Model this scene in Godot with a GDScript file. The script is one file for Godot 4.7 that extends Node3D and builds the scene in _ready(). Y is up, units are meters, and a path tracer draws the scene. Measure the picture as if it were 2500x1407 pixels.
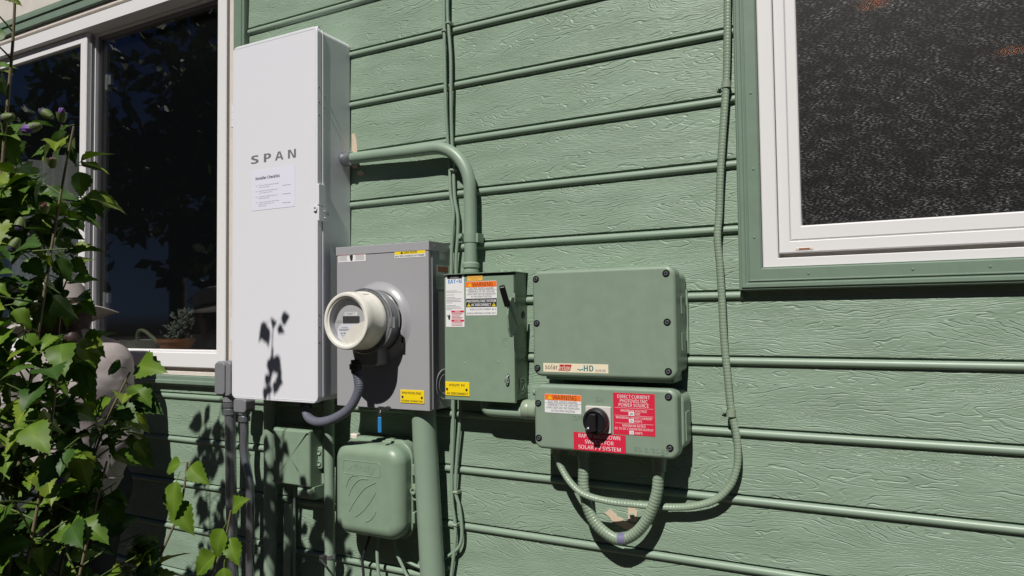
extends Node3D
# Electrical equipment on a sage green beaded-lap house wall, sunlit, with a rose-of-sharon bush.
# Metres, y up. The wall is the plane z = 0 and faces +z.

# ------------------------------------------------------------------ mesh builder
class MB:
	var v := PackedVector3Array()
	var n := PackedVector3Array()
	var uv := PackedVector2Array()
	var c := PackedColorArray()
	func tri(p: Vector3, q: Vector3, r: Vector3, np: Vector3, nq: Vector3, nr: Vector3) -> void:
		if (q - p).cross(r - p).dot(np + nq + nr) > 0.0:
			v.append(p); v.append(r); v.append(q)
			n.append(np); n.append(nr); n.append(nq)
		else:
			v.append(p); v.append(q); v.append(r)
			n.append(np); n.append(nq); n.append(nr)
	func flat3(p: Vector3, q: Vector3, r: Vector3, nn: Vector3) -> void:
		tri(p, q, r, nn, nn, nn)
	func quad(p: Vector3, q: Vector3, r: Vector3, s: Vector3, nn: Vector3) -> void:
		tri(p, q, r, nn, nn, nn); tri(p, r, s, nn, nn, nn)
	func quad4(p: Vector3, q: Vector3, r: Vector3, s: Vector3, a: Vector3, b: Vector3, cc: Vector3, d: Vector3) -> void:
		tri(p, q, r, a, b, cc); tri(p, r, s, a, cc, d)
	func mesh(uv_of := Vector4.ZERO) -> ArrayMesh:
		var m := ArrayMesh.new()
		add_to(m, uv_of)
		return m
	func add_to(m: ArrayMesh, uv_of := Vector4.ZERO) -> void:
		if v.is_empty():
			return
		var a := []
		a.resize(Mesh.ARRAY_MAX)
		a[Mesh.ARRAY_VERTEX] = v
		a[Mesh.ARRAY_NORMAL] = n
		if uv_of != Vector4.ZERO:   # planar uv: x and y times a scale, plus an offset
			uv.resize(v.size())
			for i in v.size():
				uv[i] = Vector2(v[i].x * uv_of.x + uv_of.z, v[i].y * uv_of.y + uv_of.w)
		if uv.size() == v.size():
			a[Mesh.ARRAY_TEX_UV] = uv
		if c.size() == v.size():
			a[Mesh.ARRAY_COLOR] = c
		m.add_surface_from_arrays(Mesh.PRIMITIVE_TRIANGLES, a)

func V(x: float, y: float, z: float) -> Vector3:
	return Vector3(x, y, z)

func box(mb: MB, lo: Vector3, hi: Vector3, b := 0.0) -> void:
	# a box with chamfered front (+z) edges when b > 0
	var x0 := lo.x; var y0 := lo.y; var z0 := lo.z
	var x1 := hi.x; var y1 := hi.y; var z1 := hi.z
	var zb := z1 - b
	mb.quad(V(x0, y0, z0), V(x1, y0, z0), V(x1, y1, z0), V(x0, y1, z0), V(0, 0, -1))
	mb.quad(V(x0 + b, y0 + b, z1), V(x1 - b, y0 + b, z1), V(x1 - b, y1 - b, z1), V(x0 + b, y1 - b, z1), V(0, 0, 1))
	mb.quad(V(x0, y0, z0), V(x0, y0, zb), V(x0, y1, zb), V(x0, y1, z0), V(-1, 0, 0))
	mb.quad(V(x1, y0, z0), V(x1, y0, zb), V(x1, y1, zb), V(x1, y1, z0), V(1, 0, 0))
	mb.quad(V(x0, y0, z0), V(x1, y0, z0), V(x1, y0, zb), V(x0, y0, zb), V(0, -1, 0))
	mb.quad(V(x0, y1, z0), V(x1, y1, z0), V(x1, y1, zb), V(x0, y1, zb), V(0, 1, 0))
	if b > 0.0:
		var k := sqrt(0.5)
		mb.quad(V(x0, y0, zb), V(x0 + b, y0 + b, z1), V(x0 + b, y1 - b, z1), V(x0, y1, zb), V(-k, 0, k))
		mb.quad(V(x1, y0, zb), V(x1 - b, y0 + b, z1), V(x1 - b, y1 - b, z1), V(x1, y1, zb), V(k, 0, k))
		mb.quad(V(x0, y0, zb), V(x1, y0, zb), V(x1 - b, y0 + b, z1), V(x0 + b, y0 + b, z1), V(0, -k, k))
		mb.quad(V(x0, y1, zb), V(x1, y1, zb), V(x1 - b, y1 - b, z1), V(x0 + b, y1 - b, z1), V(0, k, k))

func rounded(x0: float, y0: float, x1: float, y1: float, r: float, seg := 6) -> Array:
	# outline points and outward normals of a rounded rectangle
	var p := PackedVector2Array(); var q := PackedVector2Array()
	for k in 4:
		var cx := x1 - r if k == 0 or k == 3 else x0 + r
		var cy := y1 - r if k < 2 else y0 + r
		for s in seg + 1:
			var a := PI / 2.0 * (k + float(s) / seg)
			var d := Vector2(cos(a), sin(a))
			p.append(Vector2(cx, cy) + d * r); q.append(d)
	return [p, q]

func slab(mb: MB, out: Array, z0: float, z1: float, b: float, steps := 4) -> void:
	# an outline raised from z0 to z1 with a rounded front edge of radius b
	var p: PackedVector2Array = out[0]; var q: PackedVector2Array = out[1]
	var cnt := p.size()
	var mid := Vector2.ZERO
	for e in p:
		mid += e / cnt
	var rings := [[z0, 0.0, 0.0], [z1 - b, 0.0, 0.0]]
	for s in steps:
		var a := PI / 2.0 * (s + 1) / steps
		if b > 0.0:
			rings.append([z1 - b + b * sin(a), b * (1.0 - cos(a)), a])
	for k in rings.size() - 1:
		var r0: Array = rings[k]; var r1: Array = rings[k + 1]
		for i in cnt:
			var j := (i + 1) % cnt
			var pts := []; var ns := []
			for e in [[i, r0], [j, r0], [j, r1], [i, r1]]:
				var o: Vector2 = p[e[0]] - q[e[0]] * e[1][1]
				var nn: Vector2 = q[e[0]] * cos(e[1][2])
				pts.append(V(o.x, o.y, e[1][0])); ns.append(V(nn.x, nn.y, sin(e[1][2])))
			mb.quad4(pts[0], pts[1], pts[2], pts[3], ns[0], ns[1], ns[2], ns[3])
	for i in cnt:
		var j := (i + 1) % cnt
		var a := p[i] - q[i] * b; var e := p[j] - q[j] * b
		mb.flat3(V(a.x, a.y, z1), V(e.x, e.y, z1), V(mid.x, mid.y, z1), V(0, 0, 1))
		mb.flat3(V(p[i].x, p[i].y, z0), V(p[j].x, p[j].y, z0), V(mid.x, mid.y, z0), V(0, 0, -1))

func plate(mb: MB, x0: float, y0: float, x1: float, y1: float, z0: float, z1: float, r: float, b: float) -> void:
	slab(mb, rounded(x0, y0, x1, y1, r), z0, z1, b)

func poly_plate(mb: MB, pts: PackedVector2Array, z0: float, z1: float) -> void:
	var q := PackedVector2Array()
	var cnt := pts.size()
	var area := 0.0
	for i in cnt:
		area += pts[i].cross(pts[(i + 1) % cnt])
	var sgn := 1.0 if area > 0.0 else -1.0
	for i in cnt:
		var t := pts[(i + 1) % cnt] - pts[i]
		var nn := Vector2(t.y, -t.x).normalized() * sgn
		var a := pts[i]; var b := pts[(i + 1) % cnt]
		mb.quad(V(a.x, a.y, z0), V(b.x, b.y, z0), V(b.x, b.y, z1), V(a.x, a.y, z1), V(nn.x, nn.y, 0))
	var idx := Geometry2D.triangulate_polygon(pts)
	for k in range(0, idx.size(), 3):
		for e in [[z1, 1.0], [z0, -1.0]]:
			var t := []
			for w in 3:
				t.append(V(pts[idx[k + w]].x, pts[idx[k + w]].y, e[0]))
			mb.flat3(t[0], t[1], t[2], V(0, 0, e[1]))

func moved(mb: MB, t: Transform3D) -> MB:
	for i in mb.v.size():
		mb.v[i] = t * mb.v[i]
		mb.n[i] = (t.basis * mb.n[i]).normalized()
	if t.basis.determinant() < 0.0:
		for i in range(0, mb.v.size(), 3):
			var p := mb.v[i]; var q := mb.n[i]
			mb.v[i] = mb.v[i + 1]; mb.n[i] = mb.n[i + 1]
			mb.v[i + 1] = p; mb.n[i + 1] = q
	return mb

func lathe(mb: MB, t: Transform3D, prof: Array, seg := 32) -> void:
	# profile of [radius, height] pairs turned about the y axis of t
	var k := prof.size()
	var sn := []
	for i in k - 1:
		var d := Vector2(prof[i + 1][0] - prof[i][0], prof[i + 1][1] - prof[i][1])
		sn.append(Vector2(d.y, -d.x).normalized() if d.length() > 1e-9 else Vector2(1, 0))
	for i in k - 1:
		var na: Vector2 = sn[i]; var nb: Vector2 = sn[i]
		if i > 0 and sn[i].dot(sn[i - 1]) > 0.75:
			na = (sn[i] + sn[i - 1]).normalized()
		if i < k - 2 and sn[i].dot(sn[i + 1]) > 0.75:
			nb = (sn[i] + sn[i + 1]).normalized()
		for s in seg:
			var a0 := TAU * s / seg; var a1 := TAU * (s + 1) / seg
			var P := []; var N := []
			for e in [[a0, i, na], [a1, i, na], [a1, i + 1, nb], [a0, i + 1, nb]]:
				var d := V(cos(e[0]), 0, sin(e[0]))
				P.append(t * (d * prof[e[1]][0] + V(0, prof[e[1]][1], 0)))
				N.append((t.basis * (d * e[2].x + V(0, e[2].y, 0))).normalized())
			if prof[i][0] > 1e-6:
				mb.tri(P[0], P[1], P[2] if prof[i + 1][0] > 1e-6 else P[3], N[0], N[1], N[2])
			if prof[i + 1][0] > 1e-6:
				mb.tri(P[0], P[2], P[3], N[0], N[2], N[3])

func along(from: Vector3, to: Vector3) -> Transform3D:
	# a frame whose y axis runs from one point towards another
	var y := (to - from).normalized()
	var x := y.cross(V(0.137, 0.271, 0.953)).normalized()
	return Transform3D(Basis(x, y, x.cross(y)), from)

func smooth_path(pts: Array, step: float) -> PackedVector3Array:
	var dense := PackedVector3Array()
	for i in pts.size() - 1:
		var p0: Vector3 = pts[maxi(i - 1, 0)]; var p1: Vector3 = pts[i]
		var p2: Vector3 = pts[i + 1]; var p3: Vector3 = pts[mini(i + 2, pts.size() - 1)]
		for s in 24:
			dense.append(p1.cubic_interpolate(p2, p0, p3, s / 24.0))
	dense.append(pts[-1])
	var outp := PackedVector3Array([dense[0]])
	var left := step
	for i in dense.size() - 1:
		var a := dense[i]; var b := dense[i + 1]
		var l := a.distance_to(b)
		while l >= left and l > 1e-9:
			a = a.lerp(b, left / l)
			l = a.distance_to(b)
			outp.append(a)
			left = step
		left -= l
	outp.append(dense[-1])
	return outp

func tube(mb: MB, pts: PackedVector3Array, r: float, seg := 12, rib := 0.0, depth := 0.0, r_end := -1.0) -> void:
	var cnt := pts.size()
	var side := Vector3.ZERO
	var rings := []; var run := 0.0
	for i in cnt:
		var t := (pts[mini(i + 1, cnt - 1)] - pts[maxi(i - 1, 0)]).normalized()
		if i == 0:
			side = t.cross(V(0.31, 0.17, 0.93)).normalized()
		else:
			side = (side - t * side.dot(t)).normalized()
			run += pts[i].distance_to(pts[i - 1])
		var up := t.cross(side)
		var rr := r if r_end < 0.0 else lerpf(r, r_end, float(i) / maxi(cnt - 1, 1))
		if rib > 0.0:
			rr *= 1.0 + depth * (1.0 - 2.0 * pow(absf(sin(PI * run / rib)), 6.0))
		var ring := []
		for s in seg:
			var a := TAU * s / seg
			var d := side * cos(a) + up * sin(a)
			ring.append([pts[i] + d * rr, d])
		rings.append([ring, t, pts[i]])
	for i in cnt - 1:
		for s in seg:
			var s2 := (s + 1) % seg
			var a: Array = rings[i][0][s]; var b: Array = rings[i][0][s2]
			var c2: Array = rings[i + 1][0][s2]; var d: Array = rings[i + 1][0][s]
			if rib > 0.0:
				var f0: Vector3 = (b[0] - a[0]).cross(d[0] - a[0]).normalized()
				if f0.dot(a[1]) < 0.0:
					f0 = -f0
				var lean: Vector3 = f0 - a[1]
				mb.quad4(a[0], b[0], c2[0], d[0], (a[1] + lean).normalized(), (b[1] + lean).normalized(), (c2[1] + lean).normalized(), (d[1] + lean).normalized())
			else:
				mb.quad4(a[0], b[0], c2[0], d[0], a[1], b[1], c2[1], d[1])
	for e in [[0, -1.0], [cnt - 1, 1.0]]:
		var ring: Array = rings[e[0]]
		for s in seg:
			mb.flat3(ring[0][s][0], ring[0][(s + 1) % seg][0], ring[2], ring[1] * e[1])

func frame_ring(mb: MB, o: Rect2, i: Rect2, z0: float, z1: float, b := 0.002) -> void:
	# a mitred rectangular frame between an outer and an inner rectangle
	var oo := [o.position, Vector2(o.end.x, o.position.y), o.end, Vector2(o.position.x, o.end.y)]
	var ii := [i.position, Vector2(i.end.x, i.position.y), i.end, Vector2(i.position.x, i.end.y)]
	for k in 4:
		var j := (k + 1) % 4
		var out2: Vector2 = [Vector2(0, -1), Vector2(1, 0), Vector2(0, 1), Vector2(-1, 0)][k]
		var n2 := V(out2.x, out2.y, 0)
		var oa: Vector2 = oo[k]; var ob: Vector2 = oo[j]; var ia: Vector2 = ii[k]; var ib: Vector2 = ii[j]
		var da := (ia - oa).normalized() * b * 1.414; var db := (ib - ob).normalized() * b * 1.414
		var oa2 := oa + da; var ob2 := ob + db; var ia2 := ia - da; var ib2 := ib - db
		mb.quad(V(oa2.x, oa2.y, z1), V(ob2.x, ob2.y, z1), V(ib2.x, ib2.y, z1), V(ia2.x, ia2.y, z1), V(0, 0, 1))
		mb.quad(V(oa.x, oa.y, z1 - b), V(ob.x, ob.y, z1 - b), V(ob2.x, ob2.y, z1), V(oa2.x, oa2.y, z1), (n2 + V(0, 0, 1)).normalized())
		mb.quad(V(ia.x, ia.y, z1 - b), V(ib.x, ib.y, z1 - b), V(ib2.x, ib2.y, z1), V(ia2.x, ia2.y, z1), (V(0, 0, 1) - n2).normalized())
		mb.quad(V(oa.x, oa.y, z0), V(ob.x, ob.y, z0), V(ob.x, ob.y, z1 - b), V(oa.x, oa.y, z1 - b), n2)
		mb.quad(V(ia.x, ia.y, z0), V(ib.x, ib.y, z0), V(ib.x, ib.y, z1 - b), V(ia.x, ia.y, z1 - b), -n2)
		mb.quad(V(oa.x, oa.y, z0), V(ob.x, ob.y, z0), V(ib.x, ib.y, z0), V(ia.x, ia.y, z0), V(0, 0, -1))

# ------------------------------------------------------------------ lettering
var fonts := {}
func font(weight: int, fam := "Droid Sans") -> Font:
	var key := fam + str(weight)
	if not fonts.has(key):
		var f := SystemFont.new()
		f.font_names = PackedStringArray([fam])
		f.font_weight = weight
		fonts[key] = f
	return fonts[key]

func write(mb: MB, s: String, cx: float, cy: float, h: float, w: float, z: float, weight := 400, thick := 0.0003) -> void:
	# lettering of capital height h, centred on (cx, cy), squeezed or stretched to width w if w > 0
	var t := TextMesh.new()
	t.text = s
	t.font = font(weight)
	t.font_size = 24
	t.pixel_size = 0.01
	t.depth = 0.0
	t.curve_step = 2.0
	var a := t.get_mesh_arrays()
	var pv: PackedVector3Array = a[Mesh.ARRAY_VERTEX]
	var ix: PackedInt32Array = a[Mesh.ARRAY_INDEX]
	if pv.is_empty():
		return
	var lo := pv[0]; var hi := pv[0]
	for p in pv:
		lo = lo.min(p); hi = hi.max(p)
	var cap := 0.171
	var sy := h / cap
	var sx := (w / (hi.x - lo.x)) if w > 0.0 else sy
	var base := (lo.y if not ("g" in s or "y" in s or "p" in s or "," in s) else lo.y + 0.047)
	for k in range(0, ix.size(), 3):
		var q := []
		for e in 3:
			var p := pv[ix[k + e]]
			q.append(V(cx + (p.x - (lo.x + hi.x) / 2.0) * sx, cy + (p.y - base) * sy - h / 2.0, z + thick))
		mb.flat3(q[0], q[1], q[2], V(0, 0, 1))

# ------------------------------------------------------------------ things and parts
var used := {}
func numbered(called: String) -> String:
	used[called] = used.get(called, -1) + 1
	return called if used[called] == 0 else "%s_%03d" % [called, used[called]]

func thing(called: String, label: String, category: String, at := Vector3.ZERO, group := "") -> Node3D:
	var o := Node3D.new()
	o.name = numbered(called)
	add_child(o)
	o.position = at
	o.set_meta("label", label)
	o.set_meta("category", category)
	if group:
		o.set_meta("group", group)
	return o

func part(parent: Node3D, called: String, mesh: Mesh, m: Material, label := "") -> MeshInstance3D:
	# meshes are built where they stand; the offset undoes the thing's own place
	var o := MeshInstance3D.new()
	o.name = called
	o.mesh = mesh
	if m:
		o.material_override = m
	parent.add_child(o, true)
	if parent.get_parent() == self:
		o.position = -parent.position
	if label:
		o.set_meta("label", label)
	return o

func setting(called: String, mesh: Mesh, m: Material) -> MeshInstance3D:
	var o := MeshInstance3D.new()
	o.name = called
	o.mesh = mesh
	o.material_override = m
	o.set_meta("kind", "structure")
	add_child(o)
	return o

func pbox(parent: Node3D, called: String, lo: Vector3, hi: Vector3, m: Material, b := 0.0) -> MeshInstance3D:
	var mb := MB.new()
	box(mb, lo, hi, b)
	return part(parent, called, mb.mesh(), m)

func pplate(parent: Node3D, called: String, x0: float, y0: float, x1: float, y1: float, z0: float, z1: float, r: float, b: float, m: Material) -> MeshInstance3D:
	var mb := MB.new()
	plate(mb, x0, y0, x1, y1, z0, z1, r, b)
	return part(parent, called, mb.mesh(), m)

func plathe(parent: Node3D, called: String, from: Vector3, to: Vector3, prof: Array, m: Material, seg := 28) -> MeshInstance3D:
	var mb := MB.new()
	lathe(mb, along(from, to), prof, seg)
	return part(parent, called, mb.mesh(), m)

func ptube(parent: Node3D, called: String, pts: Array, r: float, m: Material, seg := 12, step := 0.01, rib := 0.0, depth := 0.0) -> MeshInstance3D:
	var mb := MB.new()
	tube(mb, smooth_path(pts, step), r, seg, rib, depth)
	return part(parent, called, mb.mesh(), m)

func letters(parent: Node3D, lines: Array, z: float, m: Material, called := "lettering") -> MeshInstance3D:
	# lines of [text, centre x, centre y, capital height, width, weight]
	var mb := MB.new()
	for l in lines:
		write(mb, l[0], l[1], l[2], l[3], l[4], z, l[5] if l.size() > 5 else 400)
	return part(parent, called, mb.mesh(), m)

func bars(parent: Node3D, rects: Array, z: float, m: Material, called := "print") -> MeshInstance3D:
	var mb := MB.new()
	for r in rects:
		box(mb, V(r[0], r[1], z), V(r[2], r[3], z + 0.0003))
	return part(parent, called, mb.mesh(), m)

func warn_sign(mb_y: MB, mb_k: MB, cx: float, cy: float, s: float, z: float) -> void:
	poly_plate(mb_y, PackedVector2Array([Vector2(cx - s * 0.55, cy - s * 0.45), Vector2(cx + s * 0.55, cy - s * 0.45), Vector2(cx, cy + s * 0.5)]), z, z + 0.0003)
	box(mb_k, V(cx - s * 0.06, cy - s * 0.12, z + 0.0003), V(cx + s * 0.06, cy + s * 0.25, z + 0.0006))
	box(mb_k, V(cx - s * 0.06, cy - s * 0.34, z + 0.0003), V(cx + s * 0.06, cy - s * 0.22, z + 0.0006))

# ------------------------------------------------------------------ materials
var M := {}
func col(r: float, g: float, b: float, a := 1.0) -> Color:
	var c := Color(r, g, b).linear_to_srgb()
	c.a = a
	return c

func mat(r: float, g: float, b: float, rough := 0.6, metal := 0.0, spec := 0.5) -> StandardMaterial3D:
	var m := StandardMaterial3D.new()
	m.albedo_color = col(r, g, b)
	m.roughness = rough
	m.metallic = metal
	m.metallic_specular = spec
	return m

func noise_tex(freq: float, lo: Color, hi: Color, sd: int, size := 512, oct := 5, kind := FastNoiseLite.TYPE_SIMPLEX_SMOOTH) -> NoiseTexture2D:
	var nz := FastNoiseLite.new()
	nz.seed = sd
	nz.noise_type = kind
	nz.frequency = freq
	nz.fractal_octaves = oct
	var t := NoiseTexture2D.new()
	t.width = size
	t.height = size
	t.seamless = true
	t.noise = nz
	var g := Gradient.new()
	g.set_color(0, lo)
	g.set_color(1, hi)
	t.color_ramp = g
	return t

var TX := {}
func coated(r: float, g: float, b: float, rough := 0.45, spec := 0.5, scale := 4.0, peel := 0.25) -> StandardMaterial3D:
	# sprayed paint or powder coat: slight mottling, orange peel and uneven gloss
	var m := mat(r, g, b, rough, 0.0, spec)
	m.albedo_texture = TX.mottle
	m.uv1_triplanar = true
	m.uv1_world_triplanar = true
	m.uv1_scale = Vector3.ONE * scale
	m.roughness_texture = TX.gloss
	m.roughness = rough / 0.8
	m.heightmap_enabled = peel > 0.0
	if peel > 0.0:
		m.heightmap_texture = TX.peel
		m.heightmap_scale = peel * 0.004
	return m

func make_grain() -> ImageTexture:
	# embossed cedar grain as a normal map, 2.4 m x 0.66 m, periodic along the board
	var w := 2048; var h := 900
	var n1 := FastNoiseLite.new(); n1.seed = 11; n1.frequency = 1.0; n1.fractal_octaves = 2; n1.noise_type = FastNoiseLite.TYPE_SIMPLEX_SMOOTH
	var n2 := FastNoiseLite.new(); n2.seed = 23; n2.frequency = 1.0; n2.fractal_octaves = 2; n2.noise_type = FastNoiseLite.TYPE_SIMPLEX_SMOOTH
	var n3 := FastNoiseLite.new(); n3.seed = 37; n3.frequency = 1.0; n3.fractal_octaves = 1; n3.noise_type = FastNoiseLite.TYPE_SIMPLEX_SMOOTH
	var data := PackedFloat32Array()
	data.resize(w * h)
	var R := 2.4 / TAU
	var cs := PackedVector2Array()
	for x in w:
		cs.append(Vector2(cos(TAU * x / w), sin(TAU * x / w)) * R)
	for y in h:
		var Y := 0.66 * y / h
		for x in w:
			var cq := cs[x]
			var big := n1.get_noise_3d(cq.x * 1.3, Y * 8.0, cq.y * 1.3)
			var sm := n2.get_noise_3d(cq.x * 12.0, Y * 42.0, cq.y * 12.0)
			var f := Y * 100.0 + big * 11.0 + sm * 0.9
			var li := floorf(f)
			var fr := f - li
			var br := n3.get_noise_3d(cq.x * 13.0, li * 3.7, cq.y * 13.0)
			var depth := clampf(br * 1.1 + 0.85, 0.0, 1.0)
			# a sharp-lipped groove followed by a softer swell
			var g := 0.0
			if fr < 0.30:
				g = -smoothstep(0.0, 0.10, fr) * (1.0 - smoothstep(0.12, 0.30, fr))
			data[y * w + x] = depth * (0.00125 * g + 0.00020 * sin(TAU * fr)) + 0.00012 * sm + 0.00022 * n3.get_noise_3d(cq.x * 45.0, Y * 230.0, cq.y * 45.0)
	var px := PackedByteArray()
	px.resize(w * h * 3)
	var kx := w / 2.4 / 2.0; var ky := h / 0.66 / 2.0
	for y in h:
		var up := maxi(y - 1, 0) * w; var dn := mini(y + 1, h - 1) * w
		for x in w:
			var gx := (data[y * w + (x + 1) % w] - data[y * w + (x - 1 + w) % w]) * kx
			var gy := (data[dn + x] - data[up + x]) * ky
			var l := 1.0 / sqrt(1.0 + gx * gx + gy * gy)
			var o := (y * w + x) * 3
			px[o] = int(127.5 - 127.0 * gx * l)
			px[o + 1] = int(127.5 + 127.0 * gy * l)
			px[o + 2] = int(127.5 + 127.0 * l)
	return ImageTexture.create_from_image(Image.create_from_data(w, h, false, Image.FORMAT_RGB8, px))

func make_materials() -> void:
	TX.mottle = noise_tex(0.006, Color(0.955, 0.955, 0.955), Color(1, 1, 1), 3)
	TX.gloss = noise_tex(0.02, Color(0.74, 0.74, 0.74), Color(0.86, 0.86, 0.86), 5)
	TX.peel = noise_tex(0.09, Color(0, 0, 0), Color(1, 1, 1), 7, 512, 3)
	TX.dirt = noise_tex(0.008, Color(0.88, 0.885, 0.87), Color(1, 1, 1), 13, 1024, 6)
	TX.grain = make_grain()
	TX.crease = noise_tex(0.025, Color(0, 0, 0), Color(1, 1, 1), 17, 512, 4)
	# sage green house paint over embossed siding
	var s := mat(0.252, 0.344, 0.255, 0.40, 0.0, 0.5)
	s.normal_enabled = true
	s.normal_texture = TX.grain
	s.normal_scale = 1.0
	s.albedo_texture = TX.dirt
	s.roughness_texture = TX.gloss
	s.roughness = 0.60
	M.siding = s
	M.green = coated(0.242, 0.328, 0.246, 0.42, 0.5, 3.0, 0.0)
	M.green_box = coated(0.220, 0.305, 0.218, 0.40, 0.5, 5.0, 0.0)
	M.green_inverter = coated(0.222, 0.298, 0.222, 0.42, 0.5, 5.0, 0.0)
	M.green_flex = coated(0.27, 0.335, 0.245, 0.36, 0.5, 9.0, 0.0)
	M.green_hose = coated(0.25, 0.325, 0.235, 0.36, 0.5, 9.0, 0.0)
	M.green_trim = coated(0.18, 0.25, 0.19, 0.38, 0.5, 4.0, 0.0)
	M.white_panel = coated(0.70, 0.705, 0.745, 0.42, 0.5, 6.0, 0.0)
	M.white_frame = coated(0.72, 0.71, 0.71, 0.35, 0.5, 3.0, 0.0)
	M.white_panel.albedo_texture = null
	M.white_frame.albedo_texture = null
	M.cream_wood = coated(0.66, 0.60, 0.54, 0.6, 0.4, 4.0, 0.3)
	M.beige = coated(0.60, 0.56, 0.50, 0.7, 0.4, 4.0, 0.3)
	M.grey_box = coated(0.33, 0.33, 0.345, 0.30, 0.5, 6.0, 0.0)
	M.grey_box.albedo_texture = null
	M.grey_fitting = coated(0.20, 0.205, 0.22, 0.42, 0.5, 8.0, 0.0)
	M.galvanized = coated(0.42, 0.44, 0.47, 0.35, 0.5, 7.0, 0.0)
	M.galvanized.metallic = 0.85
	M.grey_flex = mat(0.115, 0.122, 0.155, 0.42)
	M.cream_plastic = coated(0.76, 0.74, 0.67, 0.30, 0.5, 10.0, 0.0)
	M.steel = mat(0.55, 0.56, 0.58, 0.22, 0.9)
	M.dark_steel = mat(0.12, 0.12, 0.12, 0.35, 0.8)
	M.black = mat(0.012, 0.012, 0.014, 0.35)
	M.dark = mat(0.02, 0.021, 0.022, 0.6)
	M.rubber = mat(0.03, 0.03, 0.032, 0.6)
	M.ink = mat(0.02, 0.02, 0.022, 0.6)
	M.ink_grey = mat(0.25, 0.25, 0.26, 0.6)
	M.ink_logo = mat(0.17, 0.17, 0.18, 0.5)
	M.white = mat(0.74, 0.74, 0.74, 0.45)
	M.paper = mat(0.70, 0.69, 0.80, 0.7)
	M.red = mat(0.62, 0.02, 0.055, 0.4)
	M.dark_red = mat(0.45, 0.02, 0.03, 0.45)
	M.orange = mat(0.85, 0.17, 0.02, 0.4)
	M.amber = mat(0.80, 0.45, 0.08, 0.4)
	M.yellow = mat(0.85, 0.62, 0.01, 0.38)
	M.blue = mat(0.02, 0.22, 0.55, 0.45)
	M.tag_blue = mat(0.03, 0.20, 0.50, 0.35)
	M.teal = mat(0.02, 0.20, 0.22, 0.45)
	M.sticker_cream = mat(0.78, 0.68, 0.50, 0.5)
	M.foil = mat(0.5, 0.5, 0.52, 0.35, 0.6)
	M.copper_label = mat(0.28, 0.10, 0.05, 0.5)
	M.tape = mat(0.16, 0.15, 0.26, 0.4)
	M.wood = coated(0.60, 0.48, 0.36, 0.8, 0.2, 20.0, 0.6)
	M.room = mat(0.10, 0.10, 0.095, 0.9)
	M.curtain = mat(0.42, 0.46, 0.43, 0.9)
	M.soil = coated(0.07, 0.056, 0.042, 0.95, 0.2, 1.0, 1.0)
	var gl := mat(0.006, 0.007, 0.008, 0.015, 0.0, 0.7)
	gl.transparency = BaseMaterial3D.TRANSPARENCY_ALPHA
	gl.albedo_color.a = 0.32
	M.glass = gl
	var cl := mat(0.6, 0.62, 0.62, 0.03)
	cl.transparency = BaseMaterial3D.TRANSPARENCY_ALPHA
	cl.albedo_color.a = 0.06
	M.clear = cl
	var leaf := mat(0.075, 0.145, 0.018, 0.48, 0.0, 0.35)
	leaf.vertex_color_use_as_albedo = true
	leaf.albedo_color = Color.WHITE
	leaf.backlight_enabled = true
	leaf.backlight = col(0.14, 0.23, 0.012)
	M.leaf = leaf
	M.stem = coated(0.17, 0.14, 0.085, 0.75, 0.3, 20.0, 0.5)
	M.stem_green = mat(0.09, 0.13, 0.03, 0.6)
	M.petal = mat(0.11, 0.045, 0.20, 0.6)
	M.petal_dry = mat(0.035, 0.025, 0.055, 0.75)
	M.bud_red = mat(0.16, 0.03, 0.06, 0.55)
	M.shirt = coated(0.42, 0.37, 0.36, 0.9, 0.2, 30.0, 0.4)
	M.hat = coated(0.40, 0.355, 0.33, 0.9, 0.2, 30.0, 0.4)
	M.trousers = mat(0.02, 0.022, 0.03, 0.9)
	M.skin = mat(0.42, 0.24, 0.17, 0.55)
	M.hair = mat(0.035, 0.018, 0.012, 0.5)

# ------------------------------------------------------------------ the wall
var house: Node3D
const BEADS := [3.38, 3.21, 3.04, 2.87, 2.703, 2.536, 2.365, 2.197, 2.028, 1.866, 1.705, 1.542, 1.381, 1.208, 1.046, 0.882, 0.717, 0.551, 0.385, 0.219, 0.053]

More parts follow.
